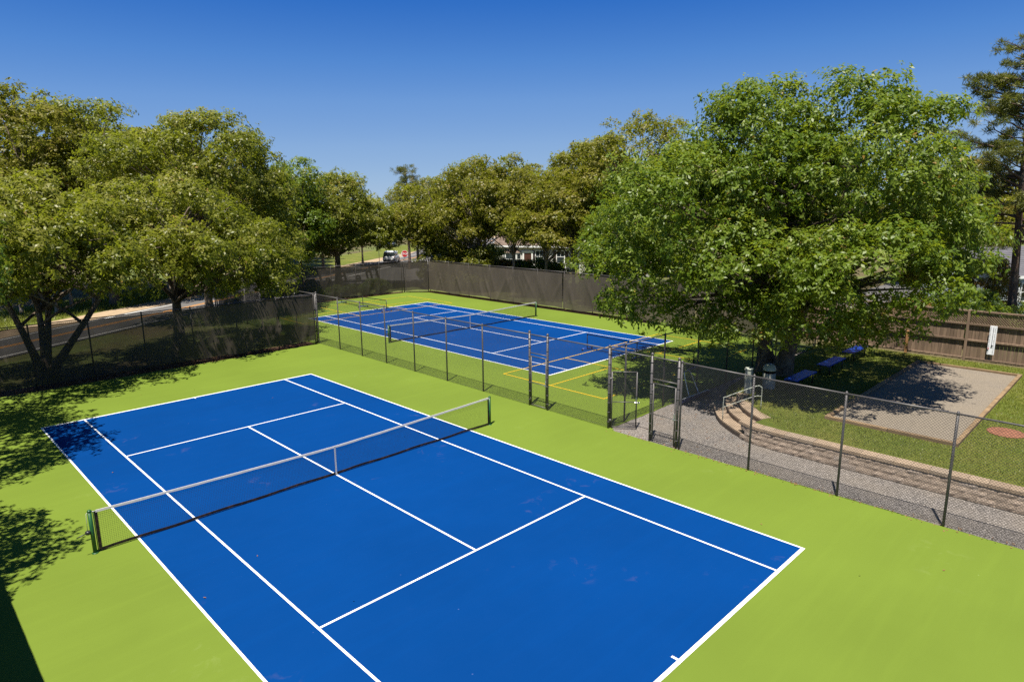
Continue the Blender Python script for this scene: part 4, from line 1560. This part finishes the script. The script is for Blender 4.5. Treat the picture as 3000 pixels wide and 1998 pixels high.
def needle_tree(label, x, y, h, seed, r, whorls, leaf=0.26, per=26, z=0, lean=(0, 0), bare=0.35, spread=3.2):
    root = empty('pine_tree', (x, y, z), label, 'tree')
    rng = np.random.default_rng(seed)
    m = MB()
    n = 10
    pts = [np.array([lean[0]*(i/n)**1.2+0.06*math.sin(i), lean[1]*(i/n)**1.2, h*i/n-(0.1 if i == 0 else 0)]) for i in range(n+1)]
    m.tube(pts, [r*(1-0.8*i/n) for i in range(n+1)], 9, caps=False)
    C_, N_, V_ = [], [], []
    for w in range(whorls):
        t_ = bare + (1-bare)*(w+rng.uniform(-0.3, 0.3))/whorls
        t_ = min(0.985, max(bare, t_))
        f = t_*n
        i = min(n-1, int(f))
        base_ = pts[i]+(pts[i+1]-pts[i])*(f-i)
        a = rng.uniform(0, 6.28)
        ln = spread*(1.08-t_)**0.6*rng.uniform(0.6, 1.15)
        tip = base_+np.array([math.cos(a)*ln, math.sin(a)*ln, ln*rng.uniform(0.0, 0.45)])
        pp = limb(m, base_, tip, 0.02+0.012*ln, 0.012, rng, -0.02)
        # tufts along the outer half
        for q in range(max(3, int(ln*2.2))):
            u = rng.uniform(0.4, 1.05)
            k = min(len(pp)-2, int(u*(len(pp)-1)))
            c = pp[k]+(pp[k+1]-pp[k])*rng.uniform(0, 1)+rng.normal(size=3)*np.array([0.26, 0.26, 0.10])
            nn = per
            d = unit(rng, nn)
            d[:, 2] = np.abs(d[:, 2])*0.9
            C_.append(c+d*0.06+rng.normal(size=(nn, 3))*np.array([0.09, 0.09, 0.05]))
            N_.append(d)
            V_.append(np.full(nn, 0.45+0.15*rng.normal())+0.15*rng.normal(size=nn))
    link('trunk', m.mesh('trunk'), MAT['pine_bark'], root)
    me = leaf_mesh('crown', np.concatenate(C_), np.concatenate(N_), leaf, 0.032, np.concatenate(V_), MAT['leaf_pine'], -0.25, rng)
    c_ = link('crown', me, None, root)
    c_['kind'] = 'stuff'
    return root


needle_tree('tall pine at the right edge in front of the pale blue house', 38.3, -10.8, 16.6, 51, 0.26, 120, 0.30, 95, lean=(-0.6, 0.8), bare=0.33, spread=6.2)
needle_tree('far dark pine poking above the oaks by the side street', 41.0, 52.5, 12.7, 53, 0.2, 80, 0.36, 40, bare=0.5, spread=4.2)

# trees on the left outside the frame whose shade falls on the near court
tree('oak_tree', 'oak beside the near court at the left edge shading its far corner', -11.6, 9.6, 10.5,
     [(1.2, 0.2, 7.0, 4.0, 4.2, 2.8), (-2, 0, 6.5, 3.5, 3.5, 2.8), (2.6, 1.6, 6.0, 2.6, 2.8, 2.2), (0.2, 4.0, 6.6, 3.4, 3.0, 2.4), (2.9, 3.6, 5.2, 2.2, 2.2, 1.8)],
     'leaf_oak', 'oak_bark', 61, 0.26, 0.17, 0.9, 42, 6, 1.0, nlimb=40)
tree('oak_tree', 'oak left of the near net casting leafy shadow fingers', -12.9, 1.2, 8.8,
     [(0.6, 0, 6.2, 3.2, 3.4, 2.2), (2.4, 0.8, 5.6, 1.5, 1.6, 0.8), (2.2, -0.8, 5.6, 1.2, 1.2, 0.6)],
     'leaf_oak', 'oak_bark', 63, 0.22, 0.17, 0.85, 36, 6, 0.9, nlimb=30)


# ------------------------------------------------------------------ shrubs
def shrub(name, label, x, y, z, rx, ry, h, mat, seed, leaf=0.10, rc=0.45, per=46, k=5, dens=1.2):
    root = empty(name, (x, y, z), label, 'shrub')
    me, cl = crown_mesh('foliage', [(0, 0, h*0.48, rx, ry, h*0.52)], seed, MAT[mat], leaf, rc, per, k, dens, lo=-0.9, bottom=0.02, droop=0.1)
    c_ = link('foliage', me, None, root)
    c_['kind'] = 'stuff'
    m = MB()
    rng = np.random.default_rng(seed)
    for i in range(7):
        q = cl[int(rng.integers(len(cl)))][0]
        limb(m, (rng.normal()*0.1, rng.normal()*0.1, -0.05), q, 0.025, 0.008, rng, 0.0, 4, 5)
    link('stems', m.mesh('stems'), MAT['oak_bark'], root)


HS = 71.0
shr = [(1440, 735, 1.6, 3.0, 'leaf_bright', 'round light green shrub at the cottage corner'), (1447, 768, 1.4, 1.5, 'leaf_oak', 'clipped dark green hedge bush below the light round shrub'),
       (1492, 775, 1.7, 1.7, 'leaf_rust', 'reddish yellow shrub under the bay window'), (1530, 778, 1.1, 1.5, 'leaf_dark', 'small round dark bush beside the cottage door'),
       (1568, 775, 2.0, 2.0, 'leaf_bright', 'broad glossy green shrub under the shuttered window'), (1612, 780, 1.9, 2.1, 'leaf_oak', 'leafy green shrub at the right end of the cottage wall')]
for i, (px, py, rw, hh, mt, lab) in enumerate(shr):
    p = at(px, 800, HS-3.0-i*1.1)
    shrub('shrub', lab, p[0], p[1], -0.05, rw, rw*0.9, rise(px, py-(24 if i == 0 else 16), p[0], p[1]) if i < 6 else hh, mt, 200+i, 0.16, 0.5, 40)
for i, (x_, y_, rw, hh, mt, lab) in enumerate(((31.0, 34.6, 1.5, 4.4, 'leaf_olive', 'tall olive thicket nearest the stop sign behind the screen'), (31.6, 31.9, 1.6, 4.9, 'leaf_brown_olive', 'brownish olive thicket behind the left part of the long screen'),
                                                (32.2, 29.3, 1.3, 4.2, 'leaf_olive', 'olive thicket left of the cottage shrubs'), (36.5, 36.0, 2.0, 4.6, 'leaf_brown_olive', 'broad olive thicket by the side street behind the oak trunks'))):
    shrub('shrub', lab, x_, y_, -0.05, rw, rw, hh, mt, 260+i, 0.18, 0.6, 46)
shrub('shrub', 'tall yellow green shrub rising over the screen near the huge oak', 33.6, 15.6, -0.05, 1.8, 2.0, 3.8, 'leaf_bright', 230, 0.18, 0.6, 44)
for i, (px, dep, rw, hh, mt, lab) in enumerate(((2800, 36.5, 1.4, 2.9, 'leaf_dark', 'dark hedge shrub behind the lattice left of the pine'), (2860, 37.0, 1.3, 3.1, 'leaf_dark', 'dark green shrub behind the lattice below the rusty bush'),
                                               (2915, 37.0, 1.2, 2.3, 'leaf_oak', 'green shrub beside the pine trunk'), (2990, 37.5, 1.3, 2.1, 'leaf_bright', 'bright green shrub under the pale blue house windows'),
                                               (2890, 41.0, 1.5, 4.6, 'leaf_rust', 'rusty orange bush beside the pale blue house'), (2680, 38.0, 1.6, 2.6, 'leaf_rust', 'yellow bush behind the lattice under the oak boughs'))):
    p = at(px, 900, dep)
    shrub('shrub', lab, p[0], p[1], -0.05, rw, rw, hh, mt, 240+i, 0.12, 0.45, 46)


# grass blades
def blades(name, label, inside, n, bx, z, hgt, wid, seed):
    rng = np.random.default_rng(seed)
    P_ = rng.uniform((bx[0], bx[1]), (bx[2], bx[3]), (n, 2))
    P_ = P_[inside(P_[:, 0], P_[:, 1])]
    n = len(P_)
    c = np.c_[P_, np.full(n, z)]
    a = rng.uniform(0, 6.28, n)
    s = np.c_[np.cos(a), np.sin(a), np.zeros(n)]*(wid*rng.uniform(0.6, 1.4, n))[:, None]
    tip = c+np.c_[rng.normal(size=n)*0.5, rng.normal(size=n)*0.5, np.ones(n)]*(hgt*rng.uniform(0.5, 1.3, n))[:, None]
    v = np.stack([c-s, c+s, tip], 1)
    me = bpy.data.meshes.new(name)
    me.vertices.add(n*3)
    me.vertices.foreach_set('co', v.reshape(-1).astype(np.float32))
    me.loops.add(n*3)
    me.loops.foreach_set('vertex_index', np.arange(n*3, dtype=np.int32))
    me.polygons.add(n)
    me.polygons.foreach_set('loop_start', np.arange(0, n*3, 3, dtype=np.int32))
    me.polygons.foreach_set('loop_total', np.full(n, 3, dtype=np.int32))
    cl_ = 0.5+0.25*np.sin(P_[:, 0]*1.3)*np.sin(P_[:, 1]*1.1+1)+0.18*rng.normal(size=n)
    at_ = me.attributes.new('leafv', 'FLOAT', 'FACE')
    at_.data.foreach_set('value', np.clip(cl_, 0, 1).astype(np.float32))
    me.update(calc_edges=True)
    me.materials.append(MAT['grass_blade'])
    o = link(name, me)
    tag(o, label, 'grass', kind='stuff')


def lawn_in(x, y):
    ex = 11.62 + np.where(y > -8.6, (y+8.6)*0.95, 0)
    return (x > ex) & (y < -4.9) & ~((x > 13.72) & (x < 25.28) & (y > -13.22) & (y < -9.2)) & ~((x-16.3)**2+(y+14.0)**2 < 0.3)


blades('grass', 'short mown grass of the raised lawn', lawn_in, 90000, (11.5, -19, 27.0, -4.8), LZ-0.012, 0.055, 0.011, 5)


def verge_in(x, y):
    o = (x-RC.x)*RN.x+(y-RC.y)*RN.y
    return (o > 5.4) & (o < 13)


blades('tall_grass', 'long sunny grass on the verge across the road', verge_in, 60000, (-6, 36, 34, 74), -0.06, 0.30, 0.03, 6)

# fallen leaves along the fence lines
def litter(name, label, pts, L, seed):
    rng = np.random.default_rng(seed)
    c = np.array(pts)
    n = np.tile(np.array([[0, 0, 1.0]]), (len(c), 1))+rng.normal(size=(len(c), 3))*0.2
    n /= np.linalg.norm(n, axis=1)[:, None]
    me = leaf_mesh(name, c, n, L, L*0.6, rng.uniform(0, 1, len(c)), MAT['dead_leaf'], 0.0, rng)
    o = link(name, me)
    tag(o, label, 'leaves', kind='stuff')


rng = np.random.default_rng(8)
P1 = np.c_[9.0+rng.normal(size=260)*0.10, rng.uniform(-18, -3.5, 260), np.full(260, 0.012)]
litter('fallen_leaves', 'brown fallen leaves along the edge of the gravel walk', P1, 0.06, 81)
P2 = np.c_[rng.uniform(-8, 9, 900), 18.15+np.abs(rng.normal(size=900))*0.25, np.full(900, 0.012)]
P2[P2[:, 1] > 18.05, 2] = -0.045
litter('fallen_leaves', 'brown fallen leaves under the left wind screen', P2, 0.07, 82)
P3 = np.c_[rng.uniform(-8, 9, 22), rng.uniform(-16, 17, 22), np.full(22, 0.014)]
litter('fallen_leaves', 'scattered dry leaves on the near court', P3, 0.07, 83)
P4 = np.c_[rng.uniform(9.3, 15.5, 220), rng.uniform(-8, -3.8, 220), np.full(220, -0.02)]
litter('fallen_leaves', 'dry leaves on the gravel near the steps', P4, 0.06, 84)

# ------------------------------------------------------------------ signs
def text_mesh(s, size, ext, shear=0.0, bold=0.0):
    cu = bpy.data.curves.new('lettering', 'FONT')
    cu.body = s
    cu.size = size
    cu.extrude = ext
    cu.shear = shear
    cu.offset = bold
    cu.align_x = 'CENTER'
    o = bpy.data.objects.new('lettering', cu)
    COL.objects.link(o)
    dg = bpy.context.evaluated_depsgraph_get()
    me = bpy.data.meshes.new_from_object(o.evaluated_get(dg))
    bpy.data.objects.remove(o)
    bpy.data.curves.remove(cu)
    return me


def facing(o, dx, dy):
    """turn a mesh lying in its local xy plane upright so that it faces (dx, dy)"""
    a = math.atan2(dy, dx)
    o.rotation_euler = (math.pi/2, 0, a+math.pi/2)


sx_, sy_ = 27.55, 34.6
st = empty('stop_sign', (sx_, sy_, 0), 'red octagonal stop sign on a post behind the court corner', 'road sign')
fd = Vector((CAM[0]-sx_, CAM[1]-sy_, 0)).normalized()
MB().box((sx_, sy_, 1.75), (0.06, 0.035, 3.6), math.atan2(fd.y, fd.x)+math.pi/2, bev=0.006).build('post', MAT['galvanised'], st)


def octagon(r_, th):
    m_ = MB()
    pts_ = [(r_*math.cos(R(22.5+45*k)), r_*math.sin(R(22.5+45*k))) for k in range(8)]
    return m_.prism(pts_, -th/2, th/2)


for nm, r_, th, mt, o_ in (('rim', 0.335, 0.012, 'white_paint', 0.03), ('face', 0.305, 0.012, 'red_paint', 0.036)):
    o = link(nm, octagon(r_, th).mesh(nm), MAT[mt], st, (fd.x*o_, fd.y*o_, 3.52))
    facing(o, fd.x, fd.y)
tm = text_mesh('STOP', 0.26, 0.003, 0.0, 0.006)
o = link('lettering', tm, MAT['white_paint'], st, (fd.x*0.046, fd.y*0.046, 3.425))
facing(o, fd.x, fd.y)

# sign of cut out letters beyond the back screen, seen from behind
ls = empty('letter_sign', (18.0, 35.3, 0), 'sign of black cut out letters on rails seen from behind through the screen', 'sign')
LY = 35.3


def on_y(px, py, Y):
    d = ray(px, py)
    return CAM + d*((Y-CAM[1])/d[1])


Z6 = lambda x, y: (850+x/5.8875, 700+y/5.8875)
r1a, r1b = on_y(*Z6(390, 592), LY), on_y(*Z6(1500, 508), LY)
r2a, r2b = on_y(*Z6(280, 705), LY), on_y(*Z6(1540, 615), LY)
MB().tube([r1a, r1b], 0.018, 6).build('rail', MAT['sign_black'], ls)
MB().tube([r2a, r2b], 0.018, 6).build('rail', MAT['sign_black'], ls)
for px in (395, 1480):
    p = on_y(*Z6(px, 600), LY)
    MB().tube([(p[0], LY+0.03, -0.1), (p[0], LY+0.03, 2.2)], 0.035, 8).build('post', MAT['sign_black'], ls)
for ch, px, ptop, pbot in (('T', 1515, 490, 690), ('h', 1365, 490, 680), ('e', 1185, 620, 740), ('B', 915, 545, 752), ('e', 665, 665, 768), ('l', 540, 560, 790), ('m', 360, 690, 830)):
    a, b = on_y(*Z6(px, ptop), LY), on_y(*Z6(px, pbot), LY)
    tall = ch in 'ThBl'
    hgt = a[2]-b[2]
    me = text_mesh(ch, 1.12*hgt/(0.73 if tall else 0.55), 0.02, 0.22, 0.03)
    o = link('letter', me, MAT['sign_black'], ls, (a[0]-18.0, 0.0, b[2]))
    facing(o, 0, 1)
    o.rotation_euler.y = 0

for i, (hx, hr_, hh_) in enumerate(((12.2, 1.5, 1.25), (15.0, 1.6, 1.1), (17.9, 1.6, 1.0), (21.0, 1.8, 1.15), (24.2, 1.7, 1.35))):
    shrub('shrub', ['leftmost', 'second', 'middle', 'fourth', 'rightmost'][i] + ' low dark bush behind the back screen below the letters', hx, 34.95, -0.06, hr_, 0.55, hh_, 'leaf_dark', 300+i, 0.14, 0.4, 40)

# round road sign seen from behind
p = at(1109, 718, 92)
rs = empty('road_sign', (p[0], p[1], 0), 'pale back of a road sign on a thin post across the road', 'road sign')
fd2 = Vector((CAM[0]-p[0], CAM[1]-p[1], 0)).normalized()
MB().tube([(p[0], p[1], -0.1), (p[0], p[1], p[2]+0.3)], 0.035, 8).build('post', MAT['galvanised'], rs)
o = link('plate', octagon(0.42, 0.02).mesh('plate'), MAT['aluminium'], rs, (fd2.x*0.05, fd2.y*0.05, p[2]))
facing(o, fd2.x, fd2.y)


# ------------------------------------------------------------------ cars
def car(name, label, x, y, ang, paint):
    """hatchback sport utility; local +x is the nose"""
    root = empty(name, (x, y, -0.05), label, 'car')
    root.rotation_euler.z = ang
    off = Vector((x, y, -0.05))

    def part(nm, m_, mat, par=None):
        return link(nm, m_.mesh(nm), MAT[mat], par or root)

    def loft(secs):
        """secs: list of (x, half width, z0, z1, top half width)"""
        m_ = MB()
        vs, fs = [], []
        for (xx, hw_, z0_, z1_, tw) in secs:
            vs += [(xx, -hw_*0.94, z0_), (xx, -hw_, z0_+(z1_-z0_)*0.35), (xx, -hw_*0.985, z0_+(z1_-z0_)*0.75), (xx, -tw, z1_), (xx, tw, z1_), (xx, hw_*0.985, z0_+(z1_-z0_)*0.75), (xx, hw_, z0_+(z1_-z0_)*0.35), (xx, hw_*0.94, z0_)]
        for i in range(len(secs)-1):
            for k_ in range(8):
                k2 = (k_+1) % 8
                fs.append((i*8+k_, i*8+k2, i*8+8+k2, i*8+8+k_))
        fs.append(tuple(range(7, -1, -1)))
        fs.append(tuple((len(secs)-1)*8+k_ for k_ in range(8)))
        return m_.add(vs, fs, False)
    part('body', loft([(-2.25, 0.80, 0.45, 0.95, 0.74), (-2.12, 0.90, 0.34, 1.06, 0.84), (-1.2, 0.92, 0.30, 1.08, 0.86), (0.6, 0.92, 0.30, 1.06, 0.86), (1.5, 0.90, 0.32, 0.98, 0.82), (2.1, 0.84, 0.36, 0.86, 0.74), (2.28, 0.72, 0.42, 0.72, 0.62)]), paint)
    part('roof', loft([(-2.0, 0.70, 1.60, 1.64, 0.66), (-1.7, 0.72, 1.62, 1.70, 0.62), (-0.2, 0.72, 1.62, 1.71, 0.62), (0.35, 0.68, 1.57, 1.63, 0.60)]), paint)
    part('windows', loft([(-2.13, 0.80, 1.04, 1.06, 0.80), (-2.0, 0.80, 1.04, 1.58, 0.66), (-1.7, 0.82, 1.05, 1.63, 0.69), (0.3, 0.82, 1.05, 1.60, 0.67), (1.15, 0.78, 1.00, 1.03, 0.76)]), 'glass_dark')
    for s_ in (-1, 1):
        m_ = MB()
        for xa, za, xb, zb in ((-2.02, 1.05, -1.78, 1.62), (0.32, 1.58, 1.12, 1.02), (-0.55, 1.05, -0.55, 1.62)):
            m_.tube([(xa, s_*0.815, za), (xb, s_*0.70, zb)], 0.045, 6)
        part('pillar', m_, paint)
        part('tail_light', MB().box((-2.17, s_*0.77, 0.92), (0.14, 0.17, 0.22), bev=0.02), 'tail_red')
        part('headlight', MB().box((2.13, s_*0.64, 0.72), (0.2, 0.24, 0.12), bev=0.02), 'lamp_clear')
        part('mirror', MB().box((0.75, s_*0.98, 1.08), (0.10, 0.16, 0.12), bev=0.02), paint)
        for xx in (-1.35, 1.4):
            w = part('wheel', MB().tube([(xx, s_*0.70, 0.34), (xx, s_*0.93, 0.34)], 0.34, 20), 'car_trim')
            link('rim', MB().tube([(xx, s_*0.90, 0.34), (xx, s_*0.94, 0.34)], 0.21, 16).mesh('rim'), MAT['aluminium'], w)
    part('rear_bumper', MB().box((-2.24, 0, 0.48), (0.16, 1.66, 0.26), bev=0.05), 'car_trim')
    part('front_bumper', MB().box((2.24, 0, 0.44), (0.14, 1.36, 0.22), bev=0.05), 'car_trim')
    part('grille', MB().box((2.27, 0, 0.66), (0.06, 0.8, 0.14), bev=0.02), 'car_trim')
    part('number_plate', MB().box((-2.27, 0, 0.80), (0.03, 0.5, 0.15)), 'board_white')
    return root


car('parked_car', 'white car seen from behind at the side street mouth', 45.2, 62.6, math.atan2(0.72, 0.69), 'car_white')
p = at(1146, 716, 132)
car('parked_car', 'dark blue car facing the viewer far up the side street', p[0], p[1], math.atan2(-0.72, -0.69), 'car_blue')


# ------------------------------------------------------------------ houses
def house(label, A, B, depth, eave, ridge, wallm, roofm, wins, door=None, bay=None, ov=0.35, shut=True, board=0.14):
    """A->B is the long wall that is seen, depth goes away from the viewer; wins: (u, width, z0, z1)"""
    A = Vector((*A, 0)); B = Vector((*B, 0))
    d = (B-A).normalized()
    n_ = Vector((d.y, -d.x, 0))
    if n_.dot(Vector((CAM[0]-A.x, CAM[1]-A.y, 0))) < 0:
        n_ = -n_
    L_ = (B-A).length
    ang = math.atan2(d.y, d.x)
    root = empty('cottage', A, label, 'house')

    def P(u, o, z): return A + d*u + n_*o + Vector((0, 0, z))
    m_ = MB()
    m_.add([P(0, 0, -0.1), P(L_, 0, -0.1), P(L_, -depth, -0.1), P(0, -depth, -0.1), P(0, 0, eave), P(L_, 0, eave), P(L_, -depth, eave), P(0, -depth, eave), P(0, -depth/2, ridge), P(L_, -depth/2, ridge)],
           [(0, 1, 5, 4), (1, 2, 6, 9, 5), (2, 3, 7, 6), (3, 0, 4, 8, 7)])
    m_.build('wall', MAT[wallm], root)
    # lapped boards on the seen wall and gable end
    b_ = MB()
    z = 0.3
    while z < eave-0.05:
        for (u0, u1) in ((0.0, L_),):
            b_.add([P(u0, 0.035, z), P(u1, 0.035, z), P(u1, 0.008, z+board), P(u0, 0.008, z+board), P(u0, 0.006, z), P(u1, 0.006, z)], [(0, 1, 2, 3), (4, 5, 1, 0)])
        z += board
    b_.build('clapboards', MAT[wallm], root, kind='stuff')
    rise_ = (ridge-eave)/(depth/2)
    for s_ in (1, -1):
        oe = ov if s_ > 0 else -depth-ov
        ze = eave-ov*rise_
        m_ = MB()
        q = [P(-ov, oe, ze+0.03), P(L_+ov, oe, ze+0.03), P(L_+ov, -depth/2, ridge+0.03), P(-ov, -depth/2, ridge+0.03)]
        up_ = Vector((0, 0, 0.12))
        m_.add(q+[v+up_ for v in q], [(3, 2, 1, 0), (4, 5, 6, 7), (0, 1, 5, 4), (1, 2, 6, 5), (3, 0, 4, 7)])
        # shingle courses
        nC = 16
        for k_ in range(nC):
            a = q[0].lerp(q[3], k_/nC)+up_; b = q[1].lerp(q[2], k_/nC)+up_
            c_ = q[1].lerp(q[2], (k_+1)/nC)+up_; e = q[0].lerp(q[3], (k_+1)/nC)+up_
            l2 = Vector((0, 0, 0.035))
            m_.add([a+l2, b+l2, c_+Vector((0, 0, 0.004)), e+Vector((0, 0, 0.004)), a, b], [(0, 1, 2, 3), (4, 5, 1, 0)])
        m_.build('roof', MAT[roofm], root)
    MB().box(P(L_/2, ov+0.02, eave-ov*rise_+0.02), (L_+2*ov, 0.04, 0.2), ang).build('fascia', MAT['white_paint'], root)
    MB().box(P(L_/2, 0.05, eave-0.14), (L_, 0.05, 0.2), ang).build('frieze', MAT['white_paint'], root)
    for u in (0.06, L_-0.06):
        MB().box(P(u, 0.045, eave/2), (0.14, 0.05, eave), ang).build('corner_board', MAT['white_paint'], root)
    for (u, w_, z0_, z1_) in wins:
        zc, hh = (z0_+z1_)/2, z1_-z0_
        g_ = MB().box(P(u, 0.05, zc), (w_, 0.02, hh), ang).build('window', MAT['glass_dark'], root)
        f_ = MB()
        for du in (-w_/2-0.04, w_/2+0.04):
            f_.box(P(u+du, 0.065, zc), (0.09, 0.06, hh+0.2), ang)
        for dz in (-hh/2-0.05, 0, hh/2+0.05):
            f_.box(P(u, 0.072, zc+dz), (w_+0.02, 0.05, 0.08 if dz else 0.05), ang)
        f_.box(P(u, 0.07, zc+hh/4), (0.03, 0.03, hh/2-0.05), ang)
        f_.build('frame', MAT['white_paint'], g_)
        if shut:
            for s_ in (-1, 1):
                MB().box(P(u+s_*(w_/2+0.30), 0.06, zc), (0.38, 0.04, hh+0.1), ang, bev=0.01).build('shutter', MAT['shutter'], root)
    if door:
        u, w_ = door
        dd = MB().box(P(u, 0.06, 1.15), (w_, 0.05, 2.0), ang).build('door', MAT['door_dark'], root)
        f_ = MB()
        for du in (-w_/2-0.09, w_/2+0.09):
            f_.box(P(u+du, 0.08, 1.2), (0.18, 0.08, 2.2), ang)
        f_.box(P(u, 0.08, 2.32), (w_+0.5, 0.1, 0.24), ang)
        f_.build('frame', MAT['white_paint'], dd)
    if bay:
        u, w_ = bay
        m_ = MB()
        out = 0.55
        pl = [P(u-w_/2, 0.03, 0), P(u-w_/2+0.4, out, 0), P(u+w_/2-0.4, out, 0), P(u+w_/2, 0.03, 0)]
        m_.prism([(p_.x, p_.y) for p_ in pl], 0.65, 2.2)
        by = m_.build('bay_window', MAT['white_paint'], root)
        rt_ = MB()
        hi = [P(u-w_/2+0.3, 0.03, 2.55), P(u+w_/2-0.3, 0.03, 2.55)]
        lo_ = [p_+Vector((0, 0, 2.2))+(n_*0.08) for p_ in pl]
        rt_.add(lo_+hi, [(0, 1, 4), (1, 2, 5, 4), (2, 3, 5), (0, 4, 5, 3)])
        rt_.build('bay_roof', MAT[roofm], by)
        for (pa, pb) in zip(pl[:-1], pl[1:]):
            mid_ = (pa+pb)/2
            dv = (pb-pa)
            nn = Vector((dv.y, -dv.x, 0)).normalized()
            if nn.dot(n_) < 0:
                nn = -nn
            MB().box(mid_+nn*0.01+Vector((0, 0, 1.45)), (dv.length-0.22, 0.03, 1.25), math.atan2(dv.y, dv.x)).build('pane', MAT['glass_dark'], by)
            MB().box(mid_+nn*0.02+Vector((0, 0, 1.45)), (dv.length-0.2, 0.03, 0.06), math.atan2(dv.y, dv.x)).build('sash_bar', MAT['white_paint'], by)
    return root


hA = at(1456, 720, 82)[:2]
hB = at(1660, 720, 79)[:2]
house('white clapboard cottage with dark shutters behind the right screen', tuple(hA), tuple(hB), 7.5, 3.25, 6.4, 'siding', 'roof_shingle',
      [(5.55, 0.95, 1.1, 2.45), (8.2, 0.9, 1.1, 2.45)], door=(4.05, 0.95), bay=(2.0, 2.3))
hC = at(1700, 720, 72)[:2]
hD = at(1790, 720, 68)[:2]
house('shingled wing right of the white clapboard cottage', tuple(hC), tuple(hD), 6.0, 3.6, 6.6, 'siding', 'roof_shingle', [(1.8, 0.9, 1.1, 2.4)], shut=True)
h2A = at(2931, 817, 46)[:2]
h2B = at(3140, 817, 47.5)[:2]
house('pale blue house with white framed windows at the right edge', tuple(h2A), tuple(h2B), 6.5, 2.75, 4.4, 'siding_blue', 'roof_grey',
      [(1.25, 0.8, 0.95, 2.15), (2.35, 0.8, 0.95, 2.15), (3.9, 0.8, 0.95, 2.15)], shut=False, ov=0.25)
